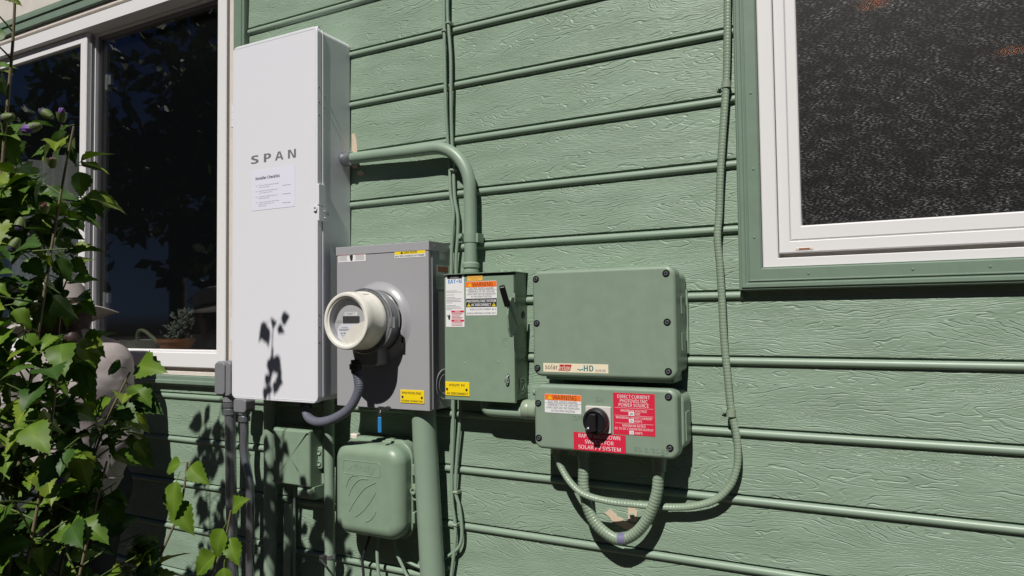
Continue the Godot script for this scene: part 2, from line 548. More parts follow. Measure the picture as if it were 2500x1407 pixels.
func board(x0: float, x1: float, top: float, bead: float, has_bead: bool, shift: float) -> void:
	var face := MB.new(); var rest := MB.new()
	var prof := PackedVector2Array()   # (z, y) from the top of the face downwards
	var foot := bead + 0.0155 if has_bead else bead
	prof.append(Vector2(-0.002, top)); prof.append(Vector2(0.003, foot))
	var nf := V(0, 0.005, top - foot).normalized()
	face.quad(V(x0, top, -0.002), V(x1, top, -0.002), V(x1, foot, 0.003), V(x0, foot, 0.003), nf)
	if has_bead:
		prof.append(Vector2(-0.0045, bead + 0.0151)); prof.append(Vector2(-0.0045, bead + 0.0099))
		for k in 13:
			var a := PI / 2.0 - PI * k / 12.0
			prof.append(Vector2(-0.002 + 0.0098 * cos(a), bead + 0.0100 * sin(a)))
		prof.append(Vector2(-0.010, bead - 0.0100))
	else:
		prof.append(Vector2(-0.010, foot))
	prof.append(Vector2(-0.012, top))
	for i in range(1, prof.size()):
		var a := prof[i]; var b := prof[(i + 1) % prof.size()]
		var t := b - a
		var na := V(0, t.x, -t.y).normalized(); var nb := na
		if has_bead and i >= 4 and i < 16:
			na = V(0, (a.y - bead) / 0.0100, (a.x + 0.002) / 0.0098).normalized()
			nb = V(0, (b.y - bead) / 0.0100, (b.x + 0.002) / 0.0098).normalized()
		rest.quad4(V(x0, a.y, a.x), V(x1, a.y, a.x), V(x1, b.y, b.x), V(x0, b.y, b.x), na, na, nb, nb)
	var idx := Geometry2D.triangulate_polygon(prof)
	for e in [[x0, -1.0], [x1, 1.0]]:
		for k in range(0, idx.size(), 3):
			var q := []
			for w in 3:
				q.append(V(e[0], prof[idx[k + w]].y, prof[idx[k + w]].x))
			rest.flat3(q[0], q[1], q[2], V(e[1], 0, 0))
	var m := ArrayMesh.new()
	var f := Vector4(1.0 / 2.4, 1.0 / 0.66, shift * 0.37, shift * 0.23)
	face.add_to(m, f)
	m.surface_set_material(0, M.siding)
	rest.add_to(m, f)
	m.surface_set_material(1, M.green)
	part(house, "siding_board", m, null)

func build_wall() -> void:
	house = thing("house_wall", "sage green house wall of beaded lap siding with embossed wood grain", "wall", V(-1.5, 0, 0))
	var LX := -2.004; var RX := -0.3
	for i in range(1, BEADS.size()):
		var yb: float = BEADS[i]; var top: float = BEADS[i - 1] - 0.009
		var x0 := -4.6; var x1 := 1.3
		if yb > 2.9:
			board(x0 if yb > 3.1 else LX, x1, top, yb, true, i)
			continue
		if yb > 1.20:
			x0 = LX
		if yb > 1.35 and yb < 2.8:
			x1 = RX
		board(x0, x1, top, yb, true, i)
		if i == 13:
			board(-4.6, LX - 0.002, 1.262, yb, true, i + 0.5)
		if i == 12:
			board(RX, 1.3, 1.565, yb, true, i)
	var core := MB.new()
	for r in [[-4.6, 3.0, 1.3, 3.45], [-4.6, -0.2, 1.3, 1.30], [-2.1, 1.30, -0.22, 3.0], [-0.22, 1.30, 1.3, 1.62], [-0.22, 2.9, 1.3, 3.0], [-4.6, 1.30, -4.05, 3.0]]:
		box(core, V(r[0], r[1], -0.14), V(r[2], r[3], -0.0125))
	part(house, "wall_core", core.mesh(), M.wood)
	# cream frieze above the sliding window
	pbox(house, "frieze_board", V(-4.6, 2.905, -0.011), V(LX - 0.003, 3.19, 0.012), M.beige, 0.003)
	# scraped and bare spots where old brackets came off
	var rng := RandomNumberGenerator.new(); rng.seed = 5
	for spot in [[[-0.668, 0.974], [-0.640, 0.950], [-0.606, 0.938], [-0.575, 0.940], [-0.566, 0.950], [-0.600, 0.957], [-0.630, 0.968], [-0.652, 0.985]], [[-0.604, 0.962], [-0.581, 0.960], [-0.578, 0.990], [-0.586, 0.997], [-0.602, 0.996]], [[-1.524, 1.99], [-1.505, 1.985], [-1.500, 2.03], [-1.506, 2.08], [-1.512, 2.10], [-1.524, 2.10]], [[-1.50, 1.962], [-1.485, 1.958], [-1.474, 1.966], [-1.482, 1.976], [-1.50, 1.975]]]:
		var outl := PackedVector2Array()
		for k in spot.size():
			var a := Vector2(spot[k][0], spot[k][1]); var b := Vector2(spot[(k + 1) % spot.size()][0], spot[(k + 1) % spot.size()][1])
			for s in 4:
				outl.append(a.lerp(b, s / 4.0) + Vector2(rng.randf_range(-0.0016, 0.0016), rng.randf_range(-0.0016, 0.0016)))
		var mb := MB.new()
		poly_plate(mb, outl, -0.003, 0.0036)
		part(house, "bare_patch", mb.mesh(), M.wood, "scraped patch of bare tan wood")
	plathe(house, "screw", V(-0.591, 0.977, 0.003), V(-0.591, 0.977, 1), [[0.0, 0.009], [0.004, 0.008], [0.0065, 0.005], [0.0065, 0.0]], M.green, 10)

	for q in [[-1.494, 2.243], [-1.02, 2.232], [-0.42, 2.236], [-1.30, 2.068], [-0.62, 2.068], [-1.34, 1.905], [-0.72, 1.904], [-0.38, 1.905], [-0.96, 1.745], [-0.50, 1.744], [-0.33, 1.575], [-0.02, 1.418], [-0.96, 0.906], [-0.24, 1.246], [0.10, 1.085], [-0.36, 0.918], [-2.24, 1.078]]:
		plathe(house, "nail", V(q[0], q[1], 0.0015), V(q[0], q[1], 1), [[0.0, 0.0016], [0.0026, 0.0012], [0.0034, 0.0]], M.green, 10)

func build_rooms() -> void:
	for r in [[-4.5, -1.95, 1.0, 2.98, "room"], [-0.7, 1.9, 0.6, 2.62, "room"]]:
		var mb := MB.new()
		var x0: float = r[0]; var x1: float = r[1]; var y0: float = r[2] - 1.0; var y1: float = r[3]; var z0 := -3.4; var z1 := -0.142
		box(mb, V(x0 - 0.1, y0 - 0.1, z0 - 0.1), V(x1 + 0.1, y0, z1)); box(mb, V(x0 - 0.1, y1, z0 - 0.1), V(x1 + 0.1, y1 + 0.1, z1))
		box(mb, V(x0 - 0.1, y0, z0 - 0.1), V(x1 + 0.1, y1, z0)); box(mb, V(x0 - 0.1, y0, z0), V(x0, y1, z1)); box(mb, V(x1, y0, z0), V(x1 + 0.1, y1, z1))
		setting(numbered("room"), mb.mesh(), M.room)

func rect(x0: float, y0: float, x1: float, y1: float) -> Rect2:
	return Rect2(x0, y0, x1 - x0, y1 - y0)

func build_windows() -> void:
	# ---- sliding window beside the white panel
	var w := thing("sliding_window", "large white sliding window with two dark reflecting panes behind the flowering bush", "window", V(-3.05, 1.25, 0))
	var mb := MB.new()
	frame_ring(mb, rect(-4.12, 1.250, -2.010, 2.903), rect(-4.06, 1.288, -2.064, 2.832), -0.012, 0.020, 0.003)
	frame_ring(mb, rect(-4.108, 1.256, -2.018, 2.890), rect(-4.09, 1.272, -2.036, 2.868), 0.0195, 0.026, 0.003)
	part(w, "trim", mb.mesh(), M.green_trim, "dark sage green moulded trim")
	mb = MB.new()
	frame_ring(mb, rect(-4.059, 1.289, -2.065, 2.831), rect(-4.03, 1.303, -2.096, 2.812), -0.10, 0.008, 0.001)
	part(w, "casing", mb.mesh(), M.cream_wood)
	mb = MB.new()
	frame_ring(mb, rect(-4.00, 1.318, -2.111, 2.80), rect(-3.95, 1.376, -2.159, 2.745), -0.10, 0.010, 0.003)
	part(w, "frame", mb.mesh(), M.white_frame)
	mb = MB.new()
	frame_ring(mb, rect(-4.03, 1.303, -2.096, 2.812), rect(-4.00, 1.318, -2.111, 2.80), -0.11, -0.03, 0.0)
	part(w, "recess", mb.mesh(), M.cream_wood)
	# sliding sash on the left
	var sash := MB.new()
	frame_ring(sash, rect(-3.949, 1.378, -3.006, 2.743), rect(-3.90, 1.42, -3.051, 2.70), -0.034, -0.012, 0.003)
	var s := part(w, "sash", sash.mesh(), M.white_frame)
	pbox(s, "pane", V(-3.90, 1.42, -0.030), V(-3.051, 2.70, -0.024), M.glass)
	# fixed pane on the right with its glazing bead
	mb = MB.new()
	frame_ring(mb, rect(-3.003, 1.3765, -2.1592, 2.7445), rect(-2.995, 1.382, -2.166, 2.735), -0.075, -0.045, 0.001)
	var bead := part(w, "glazing_bead", mb.mesh(), M.white_frame)
	pbox(bead, "pane", V(-2.995, 1.382, -0.064), V(-2.166, 2.735, -0.058), M.glass)
	pbox(w, "pile_strip", V(-3.005, 1.40, -0.0445), V(-2.999, 2.73, -0.03), M.ink_grey)
	for y in [2.535, 1.585]:
		var lt := pbox(w, "latch", V(-2.972, y - 0.035, -0.094), V(-2.956, y + 0.035, -0.072), M.curtain, 0.003)
		pbox(lt, "lever", V(-2.956, y - 0.012, -0.090), V(-2.938, y + 0.03, -0.076), M.curtain, 0.002)
	# net curtain behind the sliding sash
	var cu := thing("curtain", "pale grey green curtain in soft folds behind the sliding sash", "curtain", V(-3.6, 1.36, -0.2))
	mb = MB.new()
	for k in 90:
		var xa := -4.05 + 0.0078 * k; var xb := xa + 0.0078
		var za := -0.19 + 0.022 * sin(xa * 62.0) + 0.01 * sin(xa * 23.0); var zb := -0.19 + 0.022 * sin(xb * 62.0) + 0.01 * sin(xb * 23.0)
		var na := V(-0.022 * 62.0 * cos(xa * 62.0), 0, 1).normalized(); var nb := V(-0.022 * 62.0 * cos(xb * 62.0), 0, 1).normalized()
		mb.quad4(V(xa, 1.2, za), V(xb, 1.2, zb), V(xb, 2.3, zb), V(xa, 2.3, za), na, nb, nb, na)
		mb.quad4(V(xa, 1.2, za - 0.003), V(xb, 1.2, zb - 0.003), V(xb, 2.3, zb - 0.003), V(xa, 2.3, za - 0.003), -na, -nb, -nb, -na)
	part(cu, "cloth", mb.mesh(), M.curtain)
	# sill inside with two potted succulents
	pbox(w, "inner_sill", V(-4.0, 1.340, -0.34), V(-2.13, 1.366, -0.112), M.white_frame, 0.004)
	var rng := RandomNumberGenerator.new(); rng.seed = 41
	var bowl := thing("planter", "pale green oval planter with trailing succulent on the inside window sill", "planter", V(-2.93, 1.366, -0.22))
	var pm := MB.new()
	lathe(pm, Transform3D(Basis.from_scale(V(1.5, 1, 0.8)), V(-2.93, 1.3662, -0.22)), [[0.0, 0.0], [0.06, 0.0], [0.078, 0.04], [0.082, 0.045], [0.076, 0.045], [0.07, 0.036], [0.0, 0.034]], 28)
	part(bowl, "pot", pm.mesh(), mat(0.30, 0.36, 0.27, 0.5))
	ptube(bowl, "trailing_stem", [V(-2.95, 1.40, -0.22), V(-2.93, 1.445, -0.21), V(-2.88, 1.452, -0.20), V(-2.83, 1.43, -0.20), V(-2.78, 1.40, -0.20)], 0.008, mat(0.22, 0.27, 0.16, 0.6))
	var pot := thing("flowerpot", "small terracotta pot with bushy grey green succulent on the inside window sill", "flowerpot", V(-2.69, 1.366, -0.22))
	plathe(pot, "pot", V(-2.69, 1.3662, -0.22), V(-2.69, 2, -0.22), [[0.0, 0.0], [0.055, 0.0], [0.072, 0.036], [0.076, 0.037], [0.076, 0.05], [0.068, 0.05], [0.066, 0.04], [0.0, 0.04]], mat(0.36, 0.15, 0.06, 0.8))
	var suc := MB.new()
	for k in 130:
		var hgt := rng.randf()
		var c0 := V(-2.69 + rng.randf_range(-0.06, 0.06) * (1.0 - hgt * 0.6) + hgt * 0.05, 1.405 + hgt * 0.125, -0.22 + rng.randf_range(-0.05, 0.05) * (1.0 - hgt * 0.6))
		var d := V(rng.randf_range(-1, 1), rng.randf_range(0.1, 1.2), rng.randf_range(-1, 1)).normalized()
		lathe(suc, along(c0, c0 + d), [[0.0, 0.0], [0.004, 0.008], [0.005, 0.016], [0.0, 0.028]], 5)
	part(pot, "succulent", suc.mesh(), mat(0.20, 0.27, 0.20, 0.6))
	# ---- screened window on the right
	w = thing("screened_window", "white vinyl window with dark woven insect screen in sage green trim", "window", V(0.3, 1.55, 0))
	mb = MB.new()
	frame_ring(mb, rect(-0.3055, 1.5525, 1.02, 2.78), rect(-0.2525, 1.6055, 0.97, 2.73), -0.012, 0.024, 0.003)
	frame_ring(mb, rect(-0.2995, 1.5585, 1.01, 2.77), rect(-0.288, 1.570, 1.0, 2.76), 0.0235, 0.0275, 0.002)
	frame_ring(mb, rect(-0.2845, 1.5735, 1.0, 2.76), rect(-0.280, 1.578, 0.99, 2.75), 0.0235, 0.0265, 0.0015)
	var tr := part(w, "trim", mb.mesh(), M.green_trim, "dark sage green moulded trim")
	for q in [[-0.268, 2.03], [-0.266, 1.845], [-0.268, 1.68], [-0.15, 1.589], [0.06, 1.590], [0.2, 1.59]]:
		plathe(tr, "screw", V(q[0], q[1], 0.0235), V(q[0], q[1], 1), [[0.0, 0.0022], [0.0025, 0.0018], [0.0035, 0.0]], M.green_trim, 10)
	mb = MB.new()
	frame_ring(mb, rect(-0.2515, 1.6065, 0.969, 2.729), rect(-0.2165, 1.6285, 0.94, 2.70), -0.11, 0.013, 0.002)
	part(w, "casing", mb.mesh(), M.white_frame)
	mb = MB.new()
	frame_ring(mb, rect(-0.2150, 1.640, 0.935, 2.69), rect(-0.190, 1.668, 0.91, 2.66), -0.10, 0.004, 0.002)
	frame_ring(mb, rect(-0.1895, 1.6685, 0.909, 2.659), rect(-0.1645, 1.7035, 0.88, 2.63), -0.10, 0.0018, 0.003)
	var fr := part(w, "frame", mb.mesh(), M.white_frame)
	pbox(fr, "weep_cover", V(-0.178, 1.6445, 0.0035), V(-0.140, 1.6515, 0.0052), M.cream_wood, 0.001)
	pbox(fr, "weep_slot", V(-0.171, 1.6463, 0.0052), V(-0.147, 1.6498, 0.0056), M.copper_label)
	pbox(w, "recess", V(-0.2165, 1.6285, -0.11), V(0.94, 1.6402, -0.03), M.cream_wood)
	# woven screen: dust and painted sun glints coloured onto slightly see-through cloth
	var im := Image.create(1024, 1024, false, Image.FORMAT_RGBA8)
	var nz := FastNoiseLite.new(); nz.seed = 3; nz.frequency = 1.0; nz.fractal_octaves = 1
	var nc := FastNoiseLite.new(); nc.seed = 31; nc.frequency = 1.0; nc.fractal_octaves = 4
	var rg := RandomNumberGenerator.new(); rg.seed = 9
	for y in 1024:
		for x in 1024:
			# dust in the weave plus painted sun glints: short threads in drifting clumps
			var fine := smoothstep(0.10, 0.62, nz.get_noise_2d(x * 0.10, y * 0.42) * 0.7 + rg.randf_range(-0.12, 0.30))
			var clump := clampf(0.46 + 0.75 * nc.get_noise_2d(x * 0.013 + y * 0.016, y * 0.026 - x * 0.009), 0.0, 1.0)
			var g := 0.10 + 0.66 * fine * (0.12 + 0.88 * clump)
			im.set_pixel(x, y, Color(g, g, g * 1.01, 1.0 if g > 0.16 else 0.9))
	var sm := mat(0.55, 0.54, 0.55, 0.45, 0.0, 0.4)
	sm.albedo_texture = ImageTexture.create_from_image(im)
	sm.uv1_triplanar = true
	sm.uv1_scale = Vector3.ONE * 0.9
	sm.uv1_offset = V(0.16, 0.0, 0.0)
	sm.transparency = BaseMaterial3D.TRANSPARENCY_ALPHA
	sm.albedo_color.a = 0.92
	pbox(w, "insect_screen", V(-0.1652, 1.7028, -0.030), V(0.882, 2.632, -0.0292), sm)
	pbox(w, "pane", V(-0.1652, 1.7028, -0.075), V(0.882, 2.632, -0.069), M.glass)
	for q in [[0.004, -1.04], [0.52, -1.86]]:
		var lamp := thing("ceiling_lamp", "small warm recessed ceiling lamp close behind the insect screen" if q[1] > -1.5 else "small warm recessed ceiling lamp deep in the room behind the screen", "lamp", V(q[0], 2.6, q[1]), "recessed lamps in the room")
		plathe(lamp, "trim_ring", V(q[0], 2.6195, q[1]), V(q[0], 0, q[1]), [[0.075, 0.0], [0.075, 0.008], [0.06, 0.01], [0.055, 0.0]], M.white, 20)
		var glow := mat(1.0, 0.55, 0.22, 0.6)
		glow.emission_enabled = true
		glow.emission = Color(1.0, 0.62, 0.3)
		glow.emission_energy_multiplier = 1.0
		plathe(lamp, "bulb", V(q[0], 2.615, q[1]), V(q[0], 0, q[1]), [[0.0, 0.006], [0.054, 0.004], [0.054, 0.0]], glow, 20)
		var l := OmniLight3D.new()
		l.name = "lamp_light"
		l.light_color = Color(1.0, 0.7, 0.45)
		l.light_energy = 0.05
		l.omni_range = 6.0
		l.omni_attenuation = 2.0
		l.light_size = 0.05
		l.shadow_enabled = true
		lamp.add_child(l)
		l.position = V(0, -0.03, 0)

# ------------------------------------------------------------------ white smart panel
func build_panel() -> void:
	var t := thing("electrical_panel", "tall slim white electrical panel with closed door and grey printed name", "electrical panel", V(-1.716, 1.238, 0))
	var x0 := -1.904; var x1 := -1.529; var y0 := 1.238; var y1 := 2.408
	# body: an upright box with rounded long edges seen from above
	var mb := MB.new()
	plate(mb, x0 + 0.004, y0 + 0.004, x1 - 0.001, y1 - 0.004, 0.006, 0.1345, 0.018, 0.002)
	part(t, "body", mb.mesh(), M.white_panel)
	mb = MB.new()
	plate(mb, x0 + 0.012, y0 + 0.012, x1 - 0.008, y1 - 0.012, 0.134, 0.139, 0.012, 0.0)
	part(t, "gasket", mb.mesh(), M.dark)
	mb = MB.new()
	plate(mb, x0, y0, x1, y1, 0.1385, 0.157, 0.020, 0.0025)
	var door := part(t, "door", mb.mesh(), M.white_panel)
	# a rolled lip round the body opening, proud of its side
	mb = MB.new()
	var o := rounded(x0 + 0.0035, y0 + 0.0035, x1 + 0.0012, y1 - 0.0035, 0.018)
	slab(mb, o, 0.1285, 0.1350, 0.0012)
	part(t, "lip", mb.mesh(), M.white_panel)
	# shallow bead line round the door face
	mb = MB.new()
	frame_ring(mb, rect(x0 + 0.007, y0 + 0.007, x1 - 0.007, y1 - 0.007), rect(x0 + 0.009, y0 + 0.009, x1 - 0.009, y1 - 0.009), 0.1565, 0.1576, 0.0003)
	part(door, "edge_bead", mb.mesh(), M.white_panel)
	for y in [2.177, 1.465]:
		var h := MB.new()
		for k in 3:
			lathe(h, along(V(x0 - 0.006, y - 0.036 + 0.0245 * k, 0.150), V(x0 - 0.006, y + 1, 0.150)), [[0.0, 0.0], [0.006, 0.0], [0.006, 0.0235], [0.0, 0.0235]], 12)
		box(h, V(x0 - 0.006, y - 0.036, 0.142), V(x0 + 0.002, y + 0.036, 0.150))
		part(t, "hinge", h.mesh(), M.white_panel)
	# edge holes, latch plate and lock tab on the opening side
	for y in [2.214, 2.168, 2.127, 1.507, 1.469, 1.4225]:
		plathe(door, "hole", V(x1 - 0.0002, y, 0.148), V(1, y, 0.148), [[0.0, 0.0006], [0.0022, 0.0006], [0.0022, 0.0]], M.dark, 10)
	mb = MB.new()
	plate(mb, 0.128, 1.846, 0.158, 1.912, -0.002, 0.006, 0.003, 0.0015)
	part(door, "pull_handle", moved(mb, Transform3D(Basis(V(0, 0, 1), V(0, 1, 0), V(1, 0, 0)), V(x1 + 0.001, 0, 0))).mesh(), M.white_panel)
	mb = MB.new()
	box(mb, V(x1 + 0.0005, 1.797, 0.126), V(x1 + 0.009, 1.842, 0.160), 0.001)
	var tab := part(t, "lock_tab", mb.mesh(), M.white_panel)
	plathe(tab, "eye", V(x1 - 0.006, 1.836, 0.1575), V(x1 - 0.006, 1.836, 1), [[0.004, 0.0], [0.009, 0.0], [0.009, 0.005], [0.004, 0.005], [0.004, 0.0]], M.white_panel, 18)
	for q in [[1.828, 0.1335], [1.808, 0.1335], [1.823, 0.108]]:
		plathe(tab, "screw", V(x1 + (0.009 if q[1] > 0.12 else 0.0), q[0], q[1]), V(3, q[0], q[1]), [[0.0, 0.003], [0.003, 0.0025], [0.0038, 0.0]], M.steel, 10)
	for q in [[2.191, 0.120], [2.160, 0.121]]:
		plathe(t, "side_screw", V(x1 - 0.0005, q[0], q[1]), V(3, q[0], q[1]), [[0.0, 0.005], [0.0025, 0.0045], [0.003, 0.0]], M.steel, 10)
	pbox(t, "top_tab", V(-1.556, y1 - 0.001, 0.128), V(-1.543, y1 + 0.007, 0.139), M.white_panel)
	# printed name
	for q in [["S", -1.799, 0.034], ["P", -1.742, 0.032], ["A", -1.690, 0.037], ["N", -1.635, 0.034]]:
		letters(door, [[q[0], q[1], 2.018, 0.0275, q[2], 600]], 0.1571, M.ink_logo, "printed_letter")
	# paper notice
	var pa := pbox(door, "paper_notice", V(-1.811, 1.850, 0.1572), V(-1.622, 1.9795, 0.1577), M.paper)
	pa.rotation.z = 0.0
	letters(pa, [["Installer Checklist", -1.741, 1.954, 0.0095, 0.108, 700]], 0.1577, M.ink)
	var L := []
	var yy := 1.930
	for para in [["01", "Become a SPAN Authorized Installer", "in the Tech Portal"], ["02", "Download the SPAN Installer App", "to your tablet or phone"], ["03", "Commission the SPAN Panel in the", "SPAN Installer App"], ["04", "Ensure the Homeowner has an invite", "to their SPAN Panel in the", "SPAN Home App"]]:
		L.append([para[0], -1.791, yy, 0.0030, 0.0, 700])
		for k in range(1, para.size()):
			var wd: float = 0.0026 * para[k].length()
			L.append([para[k], -1.780 + wd / 2.0, yy - 0.0062 * (k - 1), 0.0030, wd, 400])
		yy -= 0.0182
	for q in [["SPAN Tech Portal", 1.921], ["SPAN Installer App", 1.893], ["SPAN Home App", 1.865]]:
		L.append([q[0], -1.658, q[1], 0.0026, 0.034, 700])
	letters(pa, L, 0.1577, M.ink_grey, "small_print")

# ------------------------------------------------------------------ meter box, meter, hub
func build_meter() -> void:
	var x0 := -1.490; var x1 := -1.148; var y0 := 1.230; var y1 := 1.716
	var t := thing("meter_socket", "grey steel meter box with round socket opening and warning stickers", "meter box", V(-1.319, 1.23, 0))
	pbox(t, "body", V(x0 + 0.001, y0 + 0.001, -0.003), V(x1, y1 - 0.026, 0.098), M.grey_box)
	var mb := MB.new()
	box(mb, V(x0, y0, 0.0985), V(x1 + 0.0006, y1 - 0.027, 0.115), 0.0015)
	var cover := part(t, "cover", mb.mesh(), M.grey_box)
	mb = MB.new()
	box(mb, V(x0 - 0.003, y1 - 0.0265, -0.003), V(x1 + 0.003, y1, 0.1165), 0.0015)
	part(t, "rain_cap", mb.mesh(), M.grey_box)
	plathe(t, "rivet", V(x1 + 0.003, 1.7035, 0.088), V(3, 1.7035, 0.088), [[0.0, 0.0015], [0.003, 0.0]], M.grey_box, 10)
	pbox(t, "side_seam", V(x1, y0 + 0.004, 0.0955), V(x1 + 0.0022, y1 - 0.03, 0.0985), M.grey_box)
	# raised dome round the socket opening
	var C := V(-1.325, 1.487, 0.115)
	plathe(cover, "socket_dome", C, C + V(0, 0, 1), [[0.118, 0.0], [0.112, 0.002], [0.103, 0.007], [0.097, 0.012], [0.092, 0.013]], M.grey_box, 56)
	# knockouts
	for r in [0.043, 0.028]:
		plathe(t, "knockout_ring", V(x1 + 0.0003, 1.300, 0.037), V(3, 1.300, 0.037), [[r - 0.0025, 0.0], [r - 0.001, 0.0015], [r + 0.001, 0.0015], [r + 0.0025, 0.0]], M.grey_box, 36)
	for q in [[1.262, 0.085], [1.254, 0.07], [1.262, 0.052], [1.252, 0.052]]:
		plathe(t, "rivet", V(x1, q[0], q[1]), V(3, q[0], q[1]), [[0.0, 0.0012], [0.0018, 0.0]], M.grey_box, 8)
	# side labels
	var turn := Transform3D(Basis(V(0, 0, -1), V(0, 1, 0), V(1, 0, 0)), V(x1, 0, 0))
	mb = MB.new()
	box(mb, V(-0.060, 1.667, 0.0), V(-0.024, 1.694, 0.0005))
	part(t, "foil_label", moved(mb, turn).mesh(), M.foil)
	mb = MB.new()
	box(mb, V(-0.078, 1.580, 0.0), V(-0.003, 1.652, 0.0005))
	var sl := part(t, "rating_label", moved(mb, turn).mesh(), M.foil)
	mb = MB.new()
	box(mb, V(-0.068, 1.630, 0.0005), V(-0.012, 1.646, 0.0009))
	part(sl, "copper_panel", moved(mb, turn).mesh(), M.copper_label)
	mb = MB.new()
	for k in 7:
		box(mb, V(-0.075, 1.618 - 0.005 * k, 0.0005), V(-0.008 - 0.006 * (k % 3), 1.620 - 0.005 * k, 0.0008))
	part(sl, "print", moved(mb, turn).mesh(), M.ink_grey)
	# danger sticker
	var z := 0.1151
	var st := pbox(cover, "danger_sticker", V(-1.4825, 1.6695, z), V(-1.3755, 1.6975, z + 0.0005), M.white)
	bars(st, [[-1.4815, 1.6895, -1.443, 1.6965], [-1.417, 1.6895, -1.3765, 1.6965]], z + 0.0005, M.red, "red_band")
	letters(st, [["DANGER", -1.459, 1.693, 0.0045, 0.026, 700], ["PELIGRO", -1.394, 1.693, 0.0045, 0.028, 700]], z + 0.0008, M.white)
	var B := []
	for k in 5:
		B.append([-1.480, 1.6865 - 0.0033 * k, -1.447 - 0.003 * (k % 2), 1.6877 - 0.0033 * k]); B.append([-1.415, 1.6865 - 0.0033 * k, -1.379 - 0.004 * ((k + 1) % 2), 1.6877 - 0.0033 * k])
	bars(st, B, z + 0.0005, M.ink_grey, "small_print")
	mb = MB.new()
	poly_plate(mb, PackedVector2Array([Vector2(-1.434, 1.672), Vector2(-1.427, 1.672), Vector2(-1.425, 1.682), Vector2(-1.4255, 1.692), Vector2(-1.430, 1.694), Vector2(-1.435, 1.690), Vector2(-1.437, 1.683)]), z + 0.0005, z + 0.0008)
	poly_plate(mb, PackedVector2Array([Vector2(-1.436, 1.684), Vector2(-1.441, 1.690), Vector2(-1.4405, 1.6935), Vector2(-1.4395, 1.690), Vector2(-1.435, 1.686)]), z + 0.0005, z + 0.0008)
	part(st, "hand_symbol", mb.mesh(), M.ink)
	# caution sticker
	st = pbox(cover, "caution_sticker", V(-1.2675, 1.672, z), V(-1.158, 1.6935, z + 0.0005), M.white)
	bars(st, [[-1.267, 1.682, -1.1585, 1.693]], z + 0.0005, M.yellow, "yellow_band")
	var k1 := MB.new(); var y2 := MB.new()
	poly_plate(k1, PackedVector2Array([Vector2(-1.246, 1.6835), Vector2(-1.236, 1.6835), Vector2(-1.241, 1.692)]), z + 0.0008, z + 0.0011)
	write(k1, "CAUTION", -1.211, 1.6875, 0.0072, 0.046, z + 0.0008, 700)
	write(k1, "MULTIPLE SOURCES OF POWER", -1.213, 1.6768, 0.0052, 0.104, z + 0.0005, 700)
	part(st, "lettering", k1.mesh(), M.ink)
	# engraved yellow plate
	st = pbox(cover, "engraved_plate", V(-1.248, 1.2505, z), V(-1.1645, 1.288, z + 0.002), M.yellow, 0.0005)
	letters(st, [["PHOTOVOLTAIC", -1.2075, 1.2795, 0.0062, 0.068, 700], ["SYSTEM CONNECTED", -1.2065, 1.2567, 0.0048, 0.076, 700]], z + 0.002, M.ink)
	for q in [-1.240, -1.172]:
		plathe(st, "screw", V(q, 1.268, z + 0.002), V(q, 1.268, 1), [[0.0, 0.0025], [0.003, 0.002], [0.0036, 0.0]], M.dark_steel, 10)
	# hasp at the foot of the cover
	var hp := MB.new()
	plate(hp, -1.326, 1.224, -1.298, 1.236, 0.1152, 0.124, 0.003, 0.001)
	lathe(hp, along(V(-1.291, 1.231, 0.1152), V(-1.291, 1.231, 1)), [[0.0, 0.010], [0.006, 0.010], [0.008, 0.006], [0.008, 0.0]], 16)
	part(t, "hasp", hp.mesh(), M.dark_steel)
	# sticker on the dome side
	pbox(cover, "seal", V(-1.236, 1.424, 0.1200), V(-1.229, 1.440, 0.127), M.rubber, 0.001)

	# blue seal hanging from the hasp
	var sg := thing("seal_tag", "small bright blue plastic seal hanging on wire below the grey meter box", "seal", V(-1.316, 1.152, 0.125))
	ptube(sg, "wire", [V(-1.3165, 1.226, 0.122), V(-1.3205, 1.213, 0.128), V(-1.3195, 1.204, 0.126), V(-1.314, 1.204, 0.126), V(-1.3125, 1.214, 0.128), V(-1.3160, 1.226, 0.124)], 0.0007, M.steel, 6, 0.003)
	mb = MB.new()
	plate(mb, -0.0055, -0.045, 0.0055, 0.0, -0.003, 0.003, 0.002, 0.0012)
	part(sg, "tag", moved(mb, Transform3D(Basis(V(0, 1, 0), 0.5), V(-1.3165, 1.206, 0.126))).mesh(), M.tag_blue)

	# hub between socket and meter, with its cable outlet
	var hub := thing("meter_hub", "grey round meter adapter ring with cable outlet between box and meter", "meter adapter", V(-1.328, 1.488, 0.128))
	plathe(hub, "ring", V(-1.328, 1.488, 0.1285), V(-1.328, 1.488, 1), [[0.091, 0.0], [0.091, 0.004], [0.0885, 0.006], [0.0885, 0.040], [0.092, 0.042], [0.092, 0.0505], [0.080, 0.0505]], coated(0.19, 0.20, 0.205, 0.22, 0.5, 9.0, 0.0), 56)
	plathe(hub, "clamp_band", V(-1.328, 1.488, 0.1715), V(-1.328, 1.488, 1), [[0.0925, 0.0], [0.0955, 0.001], [0.0955, 0.0085], [0.0925, 0.0095]], M.steel, 56)
	mb = MB.new()
	box(mb, V(-1.2355, 1.468, 0.170), V(-1.226, 1.500, 0.183), 0.002)
	part(hub, "clamp_lug", mb.mesh(), M.steel)
	mb = MB.new()
	plate(mb, -1.372, 1.358, -1.284, 1.42, 0.130, 0.176, 0.016, 0.006)
	var outlet := part(hub, "cable_outlet", mb.mesh(), M.grey_fitting)
	plathe(outlet, "gland", V(-1.364, 1.376, 0.178), V(-1.362, 1.32, 0.176), [[0.0, 0.0], [0.013, 0.0], [0.013, 0.010], [0.018, 0.012], [0.018, 0.026], [0.014, 0.030], [0.014, 0.038], [0.0, 0.038]], M.rubber, 14)

